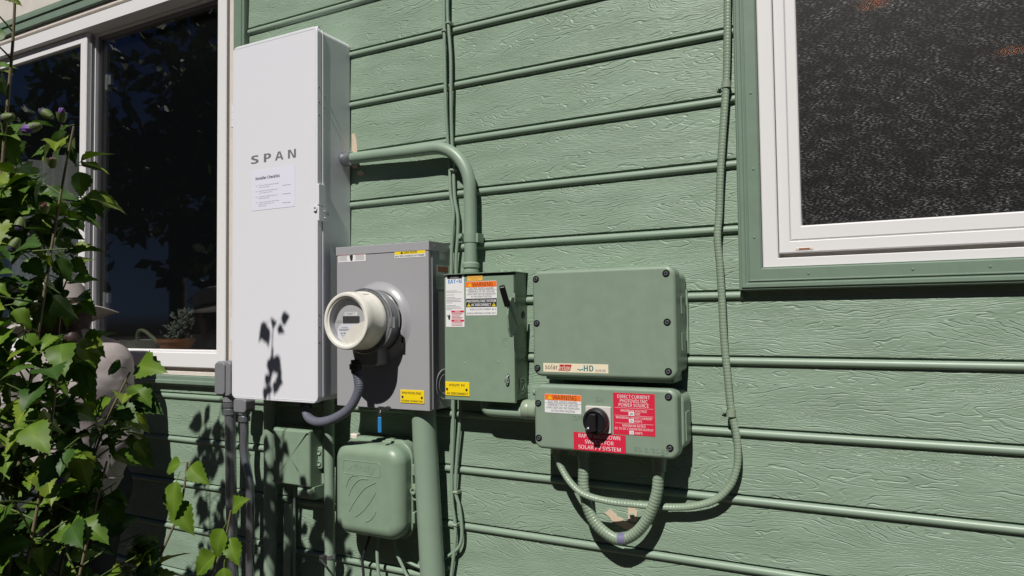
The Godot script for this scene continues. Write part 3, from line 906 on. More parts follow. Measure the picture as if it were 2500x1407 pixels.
	# the meter itself
	var me := thing("electric_meter", "cream plastic electric meter with round window and dark display", "electric meter", V(-1.331, 1.49, 0.18))
	var A := V(-1.331, 1.490, 0.180); var F := V(-1.331, 1.490, 1)
	plathe(me, "rear_flange", A - V(0, 0, 0.001), F, [[0.0, 0.0], [0.087, 0.0], [0.0905, 0.002], [0.0905, 0.006], [0.086, 0.0075]], M.clear, 56)
	plathe(me, "cover", A, F, [[0.0845, 0.002], [0.0845, 0.016], [0.0830, 0.018], [0.0820, 0.060], [0.0812, 0.072], [0.0785, 0.0775], [0.0745, 0.079], [0.0700, 0.0775], [0.0680, 0.0735], [0.0665, 0.0730], [0.0650, 0.0735], [0.0640, 0.0720]], M.cream_plastic, 64)
	plathe(me, "well", A, F, [[0.0640, 0.072], [0.0640, 0.050], [0.0, 0.050]], mat(0.42, 0.42, 0.43, 0.5), 48)
	plathe(me, "dial_face", V(-1.329, 1.480, 0.2302), V(-1.329, 1.480, 1), [[0.0555, 0.0], [0.0555, 0.006], [0.0, 0.006]], mat(0.42, 0.42, 0.43, 0.5), 48)
	var fz := 0.2364
	var dsp := pbox(me, "display", V(-1.358, 1.484, fz), V(-1.298, 1.503, fz + 0.0015), M.black)
	dsp.set_meta("label", "dark rectangular display")
	pplate(me, "name_label", -1.352, 1.5045, -1.306, 1.5145, fz, fz + 0.0004, 0.002, 0.0, M.white)
	pplate(me, "data_label", -1.378, 1.434, -1.282, 1.4815, fz, fz + 0.0004, 0.02, 0.0, mat(0.66, 0.66, 0.72, 0.5))
	var bb := [[-1.350, 1.511, -1.312, 1.5125], [-1.346, 1.5065, -1.338, 1.5075]]
	for k in 26:
		bb.append([-1.372 + 0.0017 * k, 1.4620, -1.372 + 0.0017 * k + (0.0011 if (k * 7) % 3 else 0.0006), 1.4675])
	for k in 4:
		bb.append([-1.366 + 0.004 * k, 1.4475 - 0.0045 * k, -1.336 - 0.003 * k, 1.4488 - 0.0045 * k])
	bars(me, bb, fz + 0.0005, M.ink_grey)
	letters(me, [["Xcel Energy", -1.352, 1.4715, 0.0030, 0.022], ["351 003 216", -1.350, 1.4545, 0.0042, 0.034, 700]], fz + 0.0006, M.ink)
	letters(me, [["Meter", -1.329, 1.5085, 0.0022, 0.014, 700]], fz + 0.0006, M.ink, "name_print")
	mb = MB.new()
	frame_ring(mb, rect(-1.381, 1.4855, -1.364, 1.4905), rect(-1.380, 1.4862, -1.365, 1.4898), fz, fz + 0.0004, 0.0)
	part(me, "symbol", mb.mesh(), M.ink_grey)
	# the cream mask across the lower right of the dial
	var pts := PackedVector2Array()
	var cc := Vector2(-1.331, 1.490)
	for k in 21:
		var a := lerpf(-1.95, 0.02, k / 20.0)
		pts.append(cc + Vector2(cos(a), sin(a)) * 0.0636)
	for k in 7:
		var f := k / 6.0
		pts.append(cc + Vector2(0.055, -0.002).lerp(Vector2(-0.024, -0.056), f) + Vector2(-0.70, 0.72) * 0.011 * sin(PI * f))
	mb = MB.new()
	poly_plate(mb, pts, 0.2440, 0.2475)
	part(me, "lower_mask", mb.mesh(), M.cream_plastic)
	plathe(me, "window", V(-1.331, 1.490, 0.2485), V(-1.331, 1.490, 1), [[0.0638, 0.0], [0.0638, 0.0015], [0.0, 0.0015]], M.clear, 40)
	pbox(me, "moulding_line", V(-1.2950, 1.560, 0.200), V(-1.2940, 1.5655, 0.225), M.ink_grey)

	# dark flexible conduit from the hub to the white panel
	var fc := thing("flexible_conduit", "dark grey ribbed conduit curving from meter adapter to white panel", "conduit", V(-1.47, 1.19, 0.15))
	ptube(fc, "hose", [V(-1.3625, 1.345, 0.176), V(-1.355, 1.318, 0.175), V(-1.357, 1.283, 0.174), V(-1.392, 1.233, 0.172), V(-1.460, 1.198, 0.164), V(-1.528, 1.183, 0.152), V(-1.585, 1.187, 0.132), V(-1.620, 1.206, 0.112), V(-1.633, 1.24, 0.100)], 0.0135, M.grey_flex, 16, 0.0015, 0.0065, 0.028)
	plathe(fc, "end_fitting", V(-1.631, 1.212, 0.102), V(-1.633, 1.3, 0.1), [[0.0, 0.0], [0.017, 0.0], [0.019, 0.004], [0.019, 0.020], [0.021, 0.026]], M.rubber, 16)

# ------------------------------------------------------------------ ac disconnect
func build_disconnect() -> void:
	var x0 := -1.113; var x1 := -0.890; var y0 := 1.262; var y1 := 1.620
	var t := thing("disconnect_switch", "green painted disconnect box with black side lever and white warning labels", "disconnect box", V(-1.0, 1.262, 0))
	pbox(t, "body", V(x0 + 0.006, y0 + 0.006, -0.003), V(x1 - 0.0015, y1 - 0.0019, 0.066), M.green_box)
	pbox(t, "body_rim", V(x1 - 0.0035, y0 + 0.006, 0.062), V(x1 + 0.0005, y1 - 0.009, 0.0745), M.green_box)
	var mb := MB.new()
	box(mb, V(x0, y0, 0.0755), V(x1 + 0.002, y1 - 0.0085, 0.087), 0.0015)
	var door := part(t, "door", mb.mesh(), M.green_box)
	pbox(t, "rain_lip", V(x0 + 0.001, y1 - 0.0018, -0.003), V(x1 + 0.004, y1, 0.094), M.green_box)
	for r in [0.021, 0.012]:
		plathe(t, "knockout_ring", V(x1 - 0.0013, 1.304, 0.040), V(3, 1.304, 0.040), [[r - 0.002, 0.0], [r - 0.0008, 0.0016], [r + 0.0008, 0.0016], [r + 0.002, 0.0]], M.green_box, 28)
	# embossed OFF and ring on the door
	letters(door, [["OFF", -0.918, 1.4335, 0.009, 0.016]], 0.0873, M.green_box, "embossed_word")
	plathe(door, "embossed_ring", V(-0.918, 1.4205, 0.087), V(-0.918, 1.4205, 1), [[0.0035, 0.0], [0.004, 0.0006], [0.005, 0.0006], [0.0055, 0.0]], M.green_box, 20)
	for q in [[-0.939, 1.372], [-1.046, 1.367]]:
		plathe(door, "dimple", V(q[0], q[1], 0.087), V(q[0], q[1], 1), [[0.0, 0.0014], [0.0015, 0.001], [0.0025, 0.0]], M.green_box, 8)
	# door catch
	var ct := MB.new()
	box(ct, V(-0.9085, 1.309, 0.0872), V(-0.9045, 1.341, 0.0885))
	part(door, "catch_slot", ct.mesh(), M.black)
	ptube(door, "catch", [V(-0.9035, 1.339, 0.089), V(-0.911, 1.327, 0.096), V(-0.912, 1.320, 0.097), V(-0.9055, 1.317, 0.093), V(-0.904, 1.330, 0.090)], 0.0015, M.galvanized, 6, 0.003)
	# lever plate and grip on the side
	var turn := Transform3D(Basis(V(0, 0, -1), V(0, 1, 0), V(1, 0, 0)), V(x1 + 0.004, 0, 0))
	mb = MB.new()
	poly_plate(mb, PackedVector2Array([Vector2(-0.112, 1.548), Vector2(-0.097, 1.548), Vector2(-0.063, 1.529), Vector2(-0.036, 1.517), Vector2(-0.028, 1.508), Vector2(-0.030, 1.495), Vector2(-0.040, 1.487), Vector2(-0.090, 1.458), Vector2(-0.110, 1.441), Vector2(-0.118, 1.443), Vector2(-0.128, 1.466), Vector2(-0.133, 1.500), Vector2(-0.128, 1.524)]), 0.0, 0.005)
	var lv := part(t, "lever", moved(mb, turn).mesh(), M.green_box)
	mb = MB.new()
	lathe(mb, Transform3D(Basis(V(0, 1, 0), V(1, 0, 0), V(0, 0, -1)), V(x1 + 0.009, 1.502, 0.047)), [[0.007, 0.0], [0.008, 0.001], [0.010, 0.001], [0.011, 0.0]], 24)
	lathe(mb, Transform3D(Basis(V(0, 1, 0), V(1, 0, 0), V(0, 0, -1)), V(x1 + 0.009, 1.502, 0.047)), [[0.0, 0.0004], [0.0075, 0.0004]], 24)
	part(lv, "hole", mb.mesh(), M.dark)
	pbox(lv, "stop_tab", V(x1 + 0.003, 1.535, 0.088), V(x1 + 0.010, 1.560, 0.096), M.green_flex, 0.001)
	mb = MB.new()
	plate(mb, -0.0080, -0.030, 0.0080, 0.030, -0.007, 0.007, 0.004, 0.003)
	part(lv, "grip", moved(mb, Transform3D(Basis(V(1, 0, 0), V(0, 0.86, 0.51), V(0, -0.51, 0.86)) * Basis(V(0, 1, 0), 0.5), V(x1 + 0.004, 1.551, 0.142))).mesh(), M.black, "black rubber grip")
	# manufacturer label
	var z := 0.0871
	var st := pplate(door, "maker_label", -1.1075, 1.469, -1.0455, 1.617, z, z + 0.0005, 0.002, 0.0, M.white)
	bars(st, [[-1.102, 1.6062, -1.052, 1.6172]], z + 0.0005, M.black, "black_band")
	letters(st, [["SERVICE", -1.077, 1.6142, 0.0026, 0.020, 400], ["DISCONNECT", -1.077, 1.6092, 0.0026, 0.028, 400]], z + 0.0008, M.white, "band_print")
	var bm := MB.new()
	write(bm, "EAT", -1.0862, 1.5985, 0.0110, 0.0255, z + 0.0005, 700)
	write(bm, "N", -1.0585, 1.5985, 0.0110, 0.0095, z + 0.0005, 700)
	lathe(bm, along(V(-1.0685, 1.5985, z + 0.0005), V(-1.0685, 1.5985, 1)), [[0.0, 0.0003], [0.0022, 0.0003], [0.0022, 0.0]], 14)
	part(st, "maker_name", bm.mesh(), M.blue)
	var B := []
	var ln := [0.036, 0.052, 0.0, 0.027, 0.0, 0.030, 0.052, 0.046, 0.052, 0.02, 0.0, 0.032, 0.046, 0.052, 0.018]
	for k in ln.size():
		if ln[k] > 0.0:
			B.append([-1.1055, 1.5712 - 0.0038 * k, -1.1055 + ln[k], 1.5724 - 0.0038 * k])
	bars(st, B, z + 0.0005, M.ink_grey, "small_print")
	bars(st, [[-1.089, 1.510, -1.0465, 1.5155], [-1.089, 1.484, -1.0465, 1.4895]], z + 0.0005, M.red, "red_band")
	letters(st, [["DANGER", -1.068, 1.5127, 0.0034, 0.018, 700], ["PELIGRO", -1.068, 1.4867, 0.0034, 0.020, 700]], z + 0.0008, M.white, "band_words")
	B = []
	for k in 5:
		B.append([-1.088, 1.5065 - 0.0038 * k, -1.050 - 0.005 * (k % 3), 1.5080 - 0.0038 * k])
		if k < 3:
			B.append([-1.088, 1.4805 - 0.0038 * k, -1.052, 1.4818 - 0.0038 * k])
	bars(st, B, z + 0.0005, M.dark_red, "red_print")
	mb = MB.new()
	poly_plate(mb, PackedVector2Array([Vector2(-1.098, 1.489), Vector2(-1.094, 1.489), Vector2(-1.0925, 1.498), Vector2(-1.0945, 1.505), Vector2(-1.0985, 1.503), Vector2(-1.1005, 1.497)]), z + 0.0005, z + 0.0008)
	poly_plate(mb, PackedVector2Array([Vector2(-1.100, 1.497), Vector2(-1.1045, 1.501), Vector2(-1.1040, 1.505), Vector2(-1.1030, 1.502), Vector2(-1.099, 1.499)]), z + 0.0005, z + 0.0008)
	part(st, "hand_symbol", mb.mesh(), M.ink)
	st = pbox(door, "amber_sticker", V(-1.0345, 1.598, z), V(-0.985, 1.6135, z + 0.0012), M.amber)
	letters(st, [["PHOTOVOLTAIC SYSTEM", -1.010, 1.6085, 0.0024, 0.042], ["DISCONNECT", -1.010, 1.6035, 0.0024, 0.024]], z + 0.0012, M.copper_label)
	# big warning label
	st = pplate(door, "warning_label", -1.0400, 1.501, -0.9400, 1.5965, z, z + 0.0005, 0.003, 0.0, M.white)
	bars(st, [[-1.0395, 1.5800, -0.9405, 1.5955]], z + 0.0005, M.orange, "orange_band")
	bars(st, [[-1.0395, 1.5243, -0.9405, 1.5482], [-1.0395, 1.5722, -0.9405, 1.5727]], z + 0.0005, M.ink, "black_band")
	letters(st, [["WARNING", -0.9855, 1.5876, 0.0112, 0.066, 400]], z + 0.0008, mat(0.10, 0.02, 0.01, 0.5), "warning_word")
	var yb := MB.new(); var kb := MB.new()
	warn_sign(yb, kb, -1.0265, 1.5876, 0.0105, z + 0.0008)
	warn_sign(yb, kb, -1.0300, 1.5306, 0.0105, z + 0.0008)
	warn_sign(yb, kb, -0.9495, 1.5306, 0.0105, z + 0.0008)
	part(st, "warning_triangles", yb.mesh(), M.yellow)
	part(st, "exclamation_marks", kb.mesh(), M.ink)
	letters(st, [["ELECTRIC SHOCK HAZARD", -0.990, 1.5762, 0.0052, 0.080], ["TERMINALS ON THE LINE AND", -0.990, 1.5678, 0.0050, 0.084], ["LOAD SIDES MAY BE ENERGIZED", -0.990, 1.5609, 0.0050, 0.092], ["IN THE OPEN POSITION", -0.990, 1.5535, 0.0050, 0.066], ["RATED AC OUTPUT CURRENT   40   A", -0.985, 1.5176, 0.0046, 0.084], ["NOMINAL OPERATING AC VOLTAGE  240  V", -0.990, 1.5070, 0.0044, 0.094]], z + 0.0005, M.ink)
	letters(st, [["PHOTOVOLTAIC SYSTEM", -0.990, 1.5411, 0.0072, 0.094, 700], ["AC DISCONNECT", -0.990, 1.5306, 0.0072, 0.064, 700]], z + 0.0008, M.white, "white_words")
	# engraved yellow plate
	st = pbox(door, "engraved_plate", V(-1.1105, 1.2745, z), V(-1.0305, 1.3135, z + 0.002), M.yellow, 0.0005)
	letters(st, [["UTILITY  PV", -1.0715, 1.3045, 0.0062, 0.052, 700], ["AC DISCONNECT", -1.0700, 1.2810, 0.0062, 0.070, 700]], z + 0.002, M.ink)
	for q in [-1.1045, -1.0395]:
		plathe(st, "screw", V(q, 1.293, z + 0.002), V(q, 1.293, 1), [[0.0, 0.0025], [0.003, 0.002], [0.0036, 0.0]], M.dark_steel, 10)
	# grey steel bottom duct towards the inverter
	var d := thing("side_conduit", "short green conduit with round hub joining disconnect box and inverter", "conduit", V(-0.93, 1.22, 0.05))
	ptube(d, "pipe", [V(-1.00, 1.258, 0.05), V(-0.995, 1.238, 0.05), V(-0.97, 1.233, 0.05), V(-0.86, 1.233, 0.05)], 0.017, M.green, 16, 0.006)
	plathe(d, "hub", V(-0.884, 1.242, 0.05), V(-0.8, 1.242, 0.05), [[0.0, 0.0], [0.016, 0.0], [0.020, 0.004], [0.025, 0.005], [0.0275, 0.012], [0.0275, 0.024], [0.025, 0.028], [0.027, 0.030], [0.027, 0.05], [0.0, 0.05]], M.green_flex, 26)
	mb = MB.new()
	plate(mb, -0.880, 1.262, -0.850, 1.300, -0.001, 0.012, 0.006, 0.001)
	var lug := part(d, "mounting_ear", mb.mesh(), M.green)
	plathe(lug, "screw", V(-0.866, 1.286, 0.012), V(-0.866, 1.286, 1), [[0.0, 0.005], [0.005, 0.004], [0.006, 0.0]], M.green, 14)

# ------------------------------------------------------------------ inverter
func recessed_screw(parent: Node3D, x: float, y: float, z: float) -> void:
	var mb := MB.new()
	lathe(mb, along(V(x, y, z), V(x, y, z + 1)), [[0.0075, -0.004], [0.0075, 0.0008], [0.0086, 0.0008], [0.0092, 0.0]], 20)
	lathe(mb, along(V(x, y, z), V(x, y, z + 1)), [[0.0, 0.0002], [0.0076, 0.0002]], 20)
	var s := part(parent, "screw_well", mb.mesh(), M.black)
	plathe(s, "screw_head", V(x, y, z + 0.0002), V(x, y, z + 1), [[0.0022, 0.0005], [0.0028, 0.003], [0.0045, 0.003], [0.0052, 0.0]], M.galvanized, 14)

func build_inverter() -> void:
	var zf := 0.117
	var t := thing("solar_inverter", "large green painted inverter housing with six recessed cover screws and cream maker label", "inverter", V(-0.63, 1.34, 0))
	var mb := MB.new()
	plate(mb, -0.805, 1.352, -0.438, 1.606, 0.012, 0.078, 0.022, 0.004)
	var body := part(t, "body", mb.mesh(), M.green_inverter)
	mb = MB.new()
	plate(mb, -0.8180, 1.3400, -0.4370, 1.6160, 0.074, zf, 0.024, 0.010)
	var cover := part(t, "cover", mb.mesh(), M.green_inverter)
	for y in [1.52, 1.43]:
		pbox(body, "side_rib", V(-0.4395, y - 0.022, 0.03), V(-0.4355, y + 0.022, 0.066), M.green_inverter, 0.001)
	mb = MB.new()
	plate(mb, -0.795, 1.330, -0.452, 1.36, 0.012, 0.085, 0.006, 0.002)
	part(t, "cooling_base", mb.mesh(), M.green_inverter)
	for q in [[-0.8055, 1.594], [-0.8050, 1.478], [-0.8045, 1.361], [-0.4585, 1.596], [-0.4580, 1.479], [-0.4575, 1.361]]:
		recessed_screw(cover, q[0], q[1], zf)
	pbox(t, "bracket", V(-0.815, 1.40, -0.003), V(-0.434, 1.56, 0.0125), M.green)
	# maker label
	var z := zf + 0.0001
	var st := pbox(cover, "maker_label", V(-0.787, 1.3525, z), V(-0.6085, 1.3750, z + 0.0005), M.sticker_cream)
	var red := PackedVector2Array([Vector2(-0.7445, 1.3565), Vector2(-0.7115, 1.3565), Vector2(-0.7070, 1.3722), Vector2(-0.7400, 1.3722)])
	mb = MB.new()
	poly_plate(mb, red, z + 0.0005, z + 0.0008)
	part(st, "red_block", mb.mesh(), M.dark_red)
	letters(st, [["solar", -0.7635, 1.3655, 0.0125, 0.036, 400]], z + 0.0005, M.ink, "maker_name")
	letters(st, [["edge", -0.7265, 1.3632, 0.0115, 0.031, 400]], z + 0.0008, M.sticker_cream, "maker_name_end")
	letters(st, [["HD", -0.6610, 1.3642, 0.0150, 0.026, 700]], z + 0.0005, M.teal, "series_name")
	bars(st, [[-0.6915, 1.3595, -0.6880, 1.3620], [-0.6870, 1.3580, -0.6815, 1.3612], [-0.6805, 1.3592, -0.6755, 1.3622]], z + 0.0005, M.teal, "wave_mark")
	letters(st, [["wave", -0.6295, 1.3598, 0.0085, 0.028, 400]], z + 0.0005, M.ink_grey, "series_name_end")

	# lower switch unit
	t = thing("dc_switch_unit", "low wide green unit with black rotary switch and red warning labels below inverter", "switch unit", V(-0.63, 1.15, 0))
	mb = MB.new()
	plate(mb, -0.805, 1.165, -0.432, 1.310, 0.012, 0.080, 0.026, 0.006)
	body = part(t, "body", mb.mesh(), M.green_inverter)
	mb = MB.new()
	plate(mb, -0.8165, 1.1520, -0.4380, 1.3195, 0.076, zf, 0.022, 0.010)
	cover = part(t, "cover", mb.mesh(), M.green_inverter)
	pbox(body, "side_rib", V(-0.4335, 1.19, 0.03), V(-0.4295, 1.26, 0.066), M.green_inverter, 0.001)
	for q in [[-0.8035, 1.2695], [-0.8030, 1.1795], [-0.4585, 1.3005], [-0.4575, 1.1795]]:
		recessed_screw(cover, q[0], q[1], zf)
	letters(cover, [["solaredge", -0.503, 1.172, 0.014, 0.084, 400]], zf + 0.0006, M.green_inverter, "embossed_name")
	letters(cover, [["ON", -0.6335, 1.2875, 0.011, 0.018, 400], ["OFF", -0.692, 1.238, 0.011, 0.026, 400]], zf + 0.0006, M.green_inverter, "embossed_word")
	for q in [-0.787, -0.777, -0.766]:
		plathe(cover, "dimple", V(q, 1.308, zf), V(q, 1.308, 1), [[0.0, 0.001], [0.0015, 0.0]], M.green_inverter, 8)
	# orange and white warning label
	st = pplate(cover, "warning_label", -0.7845, 1.2475, -0.6825, 1.2955, z, z + 0.0005, 0.003, 0.0, M.white)
	bars(st, [[-0.784, 1.2800, -0.683, 1.2950]], z + 0.0005, M.orange, "orange_band")
	bars(st, [[-0.784, 1.2720, -0.683, 1.2725]], z + 0.0005, M.ink, "rule")
	letters(st, [["WARNING", -0.7285, 1.2875, 0.0112, 0.066, 400]], z + 0.0008, mat(0.10, 0.02, 0.01, 0.5), "warning_word")
	var yb := MB.new(); var kb := MB.new()
	warn_sign(yb, kb, -0.7695, 1.2875, 0.0105, z + 0.0008)
	part(st, "warning_triangle", yb.mesh(), M.yellow)
	part(st, "exclamation_mark", kb.mesh(), M.ink)
	letters(st, [["ELECTRIC SHOCK HAZARD", -0.734, 1.2762, 0.0052, 0.080], ["TERMINALS ON THE LINE AND", -0.734, 1.2678, 0.0050, 0.084], ["LOAD SIDES MAY BE ENERGIZED", -0.7335, 1.2609, 0.0050, 0.092], ["IN THE OPEN POSITION", -0.733, 1.2530, 0.0050, 0.066]], z + 0.0005, M.ink)
	# rotary switch
	var sw := pplate(cover, "switch_plate", -0.6695, 1.2045, -0.6025, 1.2705, z, z + 0.006, 0.003, 0.002, mat(0.58, 0.56, 0.52, 0.5))
	var kc := V(-0.6385, 1.2345, zf + 0.006)
	plathe(sw, "knob_ring", kc, kc + V(0, 0, 1), [[0.0, 0.0], [0.0315, 0.0], [0.0335, 0.003], [0.0335, 0.012], [0.031, 0.018], [0.026, 0.020], [0.022, 0.016], [0.0, 0.015]], M.black, 40)
	mb = MB.new()
	plate(mb, -0.0085, -0.0215, 0.0085, 0.0215, 0.0, 0.022, 0.004, 0.003)
	var kn := part(sw, "knob_bar", moved(mb, Transform3D(Basis(), kc + V(0, 0, 0.014))).mesh(), M.black)
	mb = MB.new()
	box(mb, V(-0.004, -0.002, 0), V(0.004, 0.002, 0.0006))
	part(kn, "pointer_mark", moved(mb, Transform3D(Basis(V(0, 0, 1), 0.5), kc + V(-0.018, -0.017, 0.0185))).mesh(), M.white)
	# red labels
	st = pbox(cover, "red_rating_label", V(-0.5975, 1.2045, z), V(-0.4920, 1.3060, z + 0.0005), M.red)
	letters(st, [["DIRECT CURRENT", -0.5450, 1.2975, 0.0082, 0.082, 400], ["PHOTOVOLTAIC", -0.5445, 1.2870, 0.0082, 0.070, 400], ["POWER SOURCE", -0.5450, 1.2770, 0.0082, 0.076, 400], ["MAXIMUM VOLTAGE", -0.5450, 1.2633, 0.0058, 0.066, 400], ["VDC", -0.5345, 1.2560, 0.0058, 0.013, 400], ["MAXIMUM CIRCUIT CURRENT", -0.5445, 1.2460, 0.0056, 0.092, 400], ["AMPS", -0.5340, 1.2383, 0.0056, 0.019, 400], ["MAXIMUM RATED", -0.5450, 1.2270, 0.0058, 0.058, 400], ["DC TO DC CONVERTER OUTPUT", -0.5450, 1.2190, 0.0056, 0.097, 400], ["AMPS", -0.5335, 1.2100, 0.0056, 0.019, 400]], z + 0.0005, M.white)
	bars(st, [[-0.593, 1.2695, -0.496, 1.2700], [-0.593, 1.2508, -0.496, 1.2513], [-0.593, 1.2320, -0.496, 1.2325]], z + 0.0005, M.white, "rule")
	var tags := MB.new()
	for q in [[-0.5505, 1.2560, 0.0145], [-0.5510, 1.2390, 0.0125], [-0.5510, 1.2105, 0.0115]]:
		box(tags, V(q[0] - q[2] / 2.0, q[1] - 0.0045, z + 0.0008), V(q[0] + q[2] / 2.0, q[1] + 0.0045, z + 0.0013))
	var tg := part(st, "value_tape", tags.mesh(), M.white)
	letters(tg, [["480", -0.5505, 1.2560, 0.0048, 0.009], ["20", -0.5510, 1.2390, 0.0048, 0.006], ["15", -0.5510, 1.2105, 0.0048, 0.006]], z + 0.0013, M.ink)
	st = pbox(cover, "red_shutdown_label", V(-0.7045, 1.1580, z + 0.0006), V(-0.5665, 1.2025, z + 0.0012), M.red)
	letters(st, [["RAPID SHUTDOWN", -0.6355, 1.1945, 0.0094, 0.110, 400], ["SWITCH FOR", -0.6355, 1.1805, 0.0094, 0.076, 400], ["SOLAR PV SYSTEM", -0.6355, 1.1665, 0.0094, 0.112, 400]], z + 0.0012, M.white)
	# glands under the unit
	for q in [[-0.774, 0.07, 0.017], [-0.728, 0.07, 0.015]]:
		plathe(t, "cable_gland", V(q[0], 1.168, q[1]), V(q[0], 0, q[1]), [[0.0, 0.0], [q[2], 0.0], [q[2], 0.022], [q[2] * 0.82, 0.026], [q[2] * 0.82, 0.034], [0.0, 0.034]], M.green_flex if q[2] > 0.016 else M.green, 16)

	# ribbed conduits on the wall
	var c := thing("flexible_conduit", "long thin pale green ribbed conduit climbing the wall beside the screened window", "conduit", V(-0.35, 1.02, 0.02))
	ptube(c, "hose", [V(-0.305, 2.95, 0.022), V(-0.309, 2.62, 0.022), V(-0.315, 2.333, 0.024), V(-0.317, 2.271, 0.024), V(-0.320, 2.169, 0.024), V(-0.325, 2.068, 0.022), V(-0.336, 1.937, 0.024), V(-0.344, 1.836, 0.025), V(-0.349, 1.746, 0.024), V(-0.354, 1.685, 0.026), V(-0.350, 1.614, 0.026), V(-0.347, 1.524, 0.024), V(-0.345, 1.444, 0.024), V(-0.338, 1.345, 0.024), V(-0.332, 1.267, 0.024), V(-0.321, 1.209, 0.025), V(-0.318, 1.160, 0.026), V(-0.323, 1.121, 0.027), V(-0.340, 1.081, 0.028), V(-0.375, 1.046, 0.028), V(-0.430, 1.025, 0.027), V(-0.491, 1.016, 0.027), V(-0.560, 1.018, 0.045), V(-0.626, 1.025, 0.072), V(-0.689, 1.038, 0.083), V(-0.730, 1.062, 0.078), V(-0.762, 1.100, 0.070), V(-0.772, 1.131, 0.070), V(-0.774, 1.150, 0.070)], 0.0088, M.green_hose, 14, 0.0022, 0.0080, 0.028)
	for q in [[-0.326, 2.060, 0.022], [-0.332, 1.258, 0.027]]:
		plathe(c, "strap", V(q[0] + 0.001, q[1] - 0.008, q[2]), V(q[0], q[1] + 1, q[2]), [[0.0105, 0.0], [0.0112, 0.0], [0.0112, 0.016], [0.0105, 0.016]], M.green_flex, 16)
		pbox(c, "strap_foot", V(q[0] - 0.026, q[1] - 0.008, 0.0), V(q[0] - 0.008, q[1] + 0.008, 0.006), M.green, 0.001)
		plathe(c, "strap_screw", V(q[0] - 0.018, q[1], 0.006), V(q[0] - 0.018, q[1], 1), [[0.0, 0.005], [0.004, 0.0045], [0.0045, 0.0]], M.green, 10)
	c = thing("flexible_conduit", "thick green ribbed conduit hanging in a U with purple tape band below inverter", "conduit", V(-0.6, 0.92, 0.06))
	ptube(c, "hose", [V(-0.704, 1.17, 0.055), V(-0.705, 1.091, 0.055), V(-0.705, 1.049, 0.055), V(-0.694, 0.997, 0.055), V(-0.672, 0.958, 0.055), V(-0.634, 0.932, 0.055), V(-0.601, 0.928, 0.055), V(-0.563, 0.952, 0.055), V(-0.531, 0.996, 0.055), V(-0.511, 1.049, 0.055), V(-0.505, 1.090, 0.055), V(-0.502, 1.150, 0.055)], 0.0140, M.green_hose, 18, 0.0017, 0.0085, 0.028)
	plathe(c, "tape_band", V(-0.611, 0.9283, 0.055), V(-0.589, 0.9305, 0.055), [[0.0142, 0.0], [0.0150, 0.0006], [0.0150, 0.0185], [0.0142, 0.019]], M.tape, 22)
	plathe(c, "end_fitting", V(-0.5015, 1.17, 0.055), V(-0.5045, 1.08, 0.055), [[0.019, 0.0], [0.019, 0.040], [0.0175, 0.044], [0.0175, 0.060], [0.014, 0.062]], M.green_inverter, 18)
	plathe(c, "end_fitting", V(-0.704, 1.17, 0.055), V(-0.705, 1.0, 0.055), [[0.019, 0.0], [0.019, 0.030], [0.0165, 0.034], [0.0165, 0.045], [0.014, 0.047]], M.green_inverter, 18)

# ------------------------------------------------------------------ pipes, cables and small boxes
func fitting(parent: Node3D, called: String, at: Vector3, to: Vector3, r: float, m: Material) -> void:
	plathe(parent, called, at, to, [[0.0, 0.0], [r, 0.0], [r * 1.16, 0.003], [r * 1.16, 0.011], [r * 1.02, 0.013], [r * 1.02, 0.017], [r * 1.2, 0.019], [r * 1.2, 0.030], [r, 0.034], [0.0, 0.034]], m, 20)

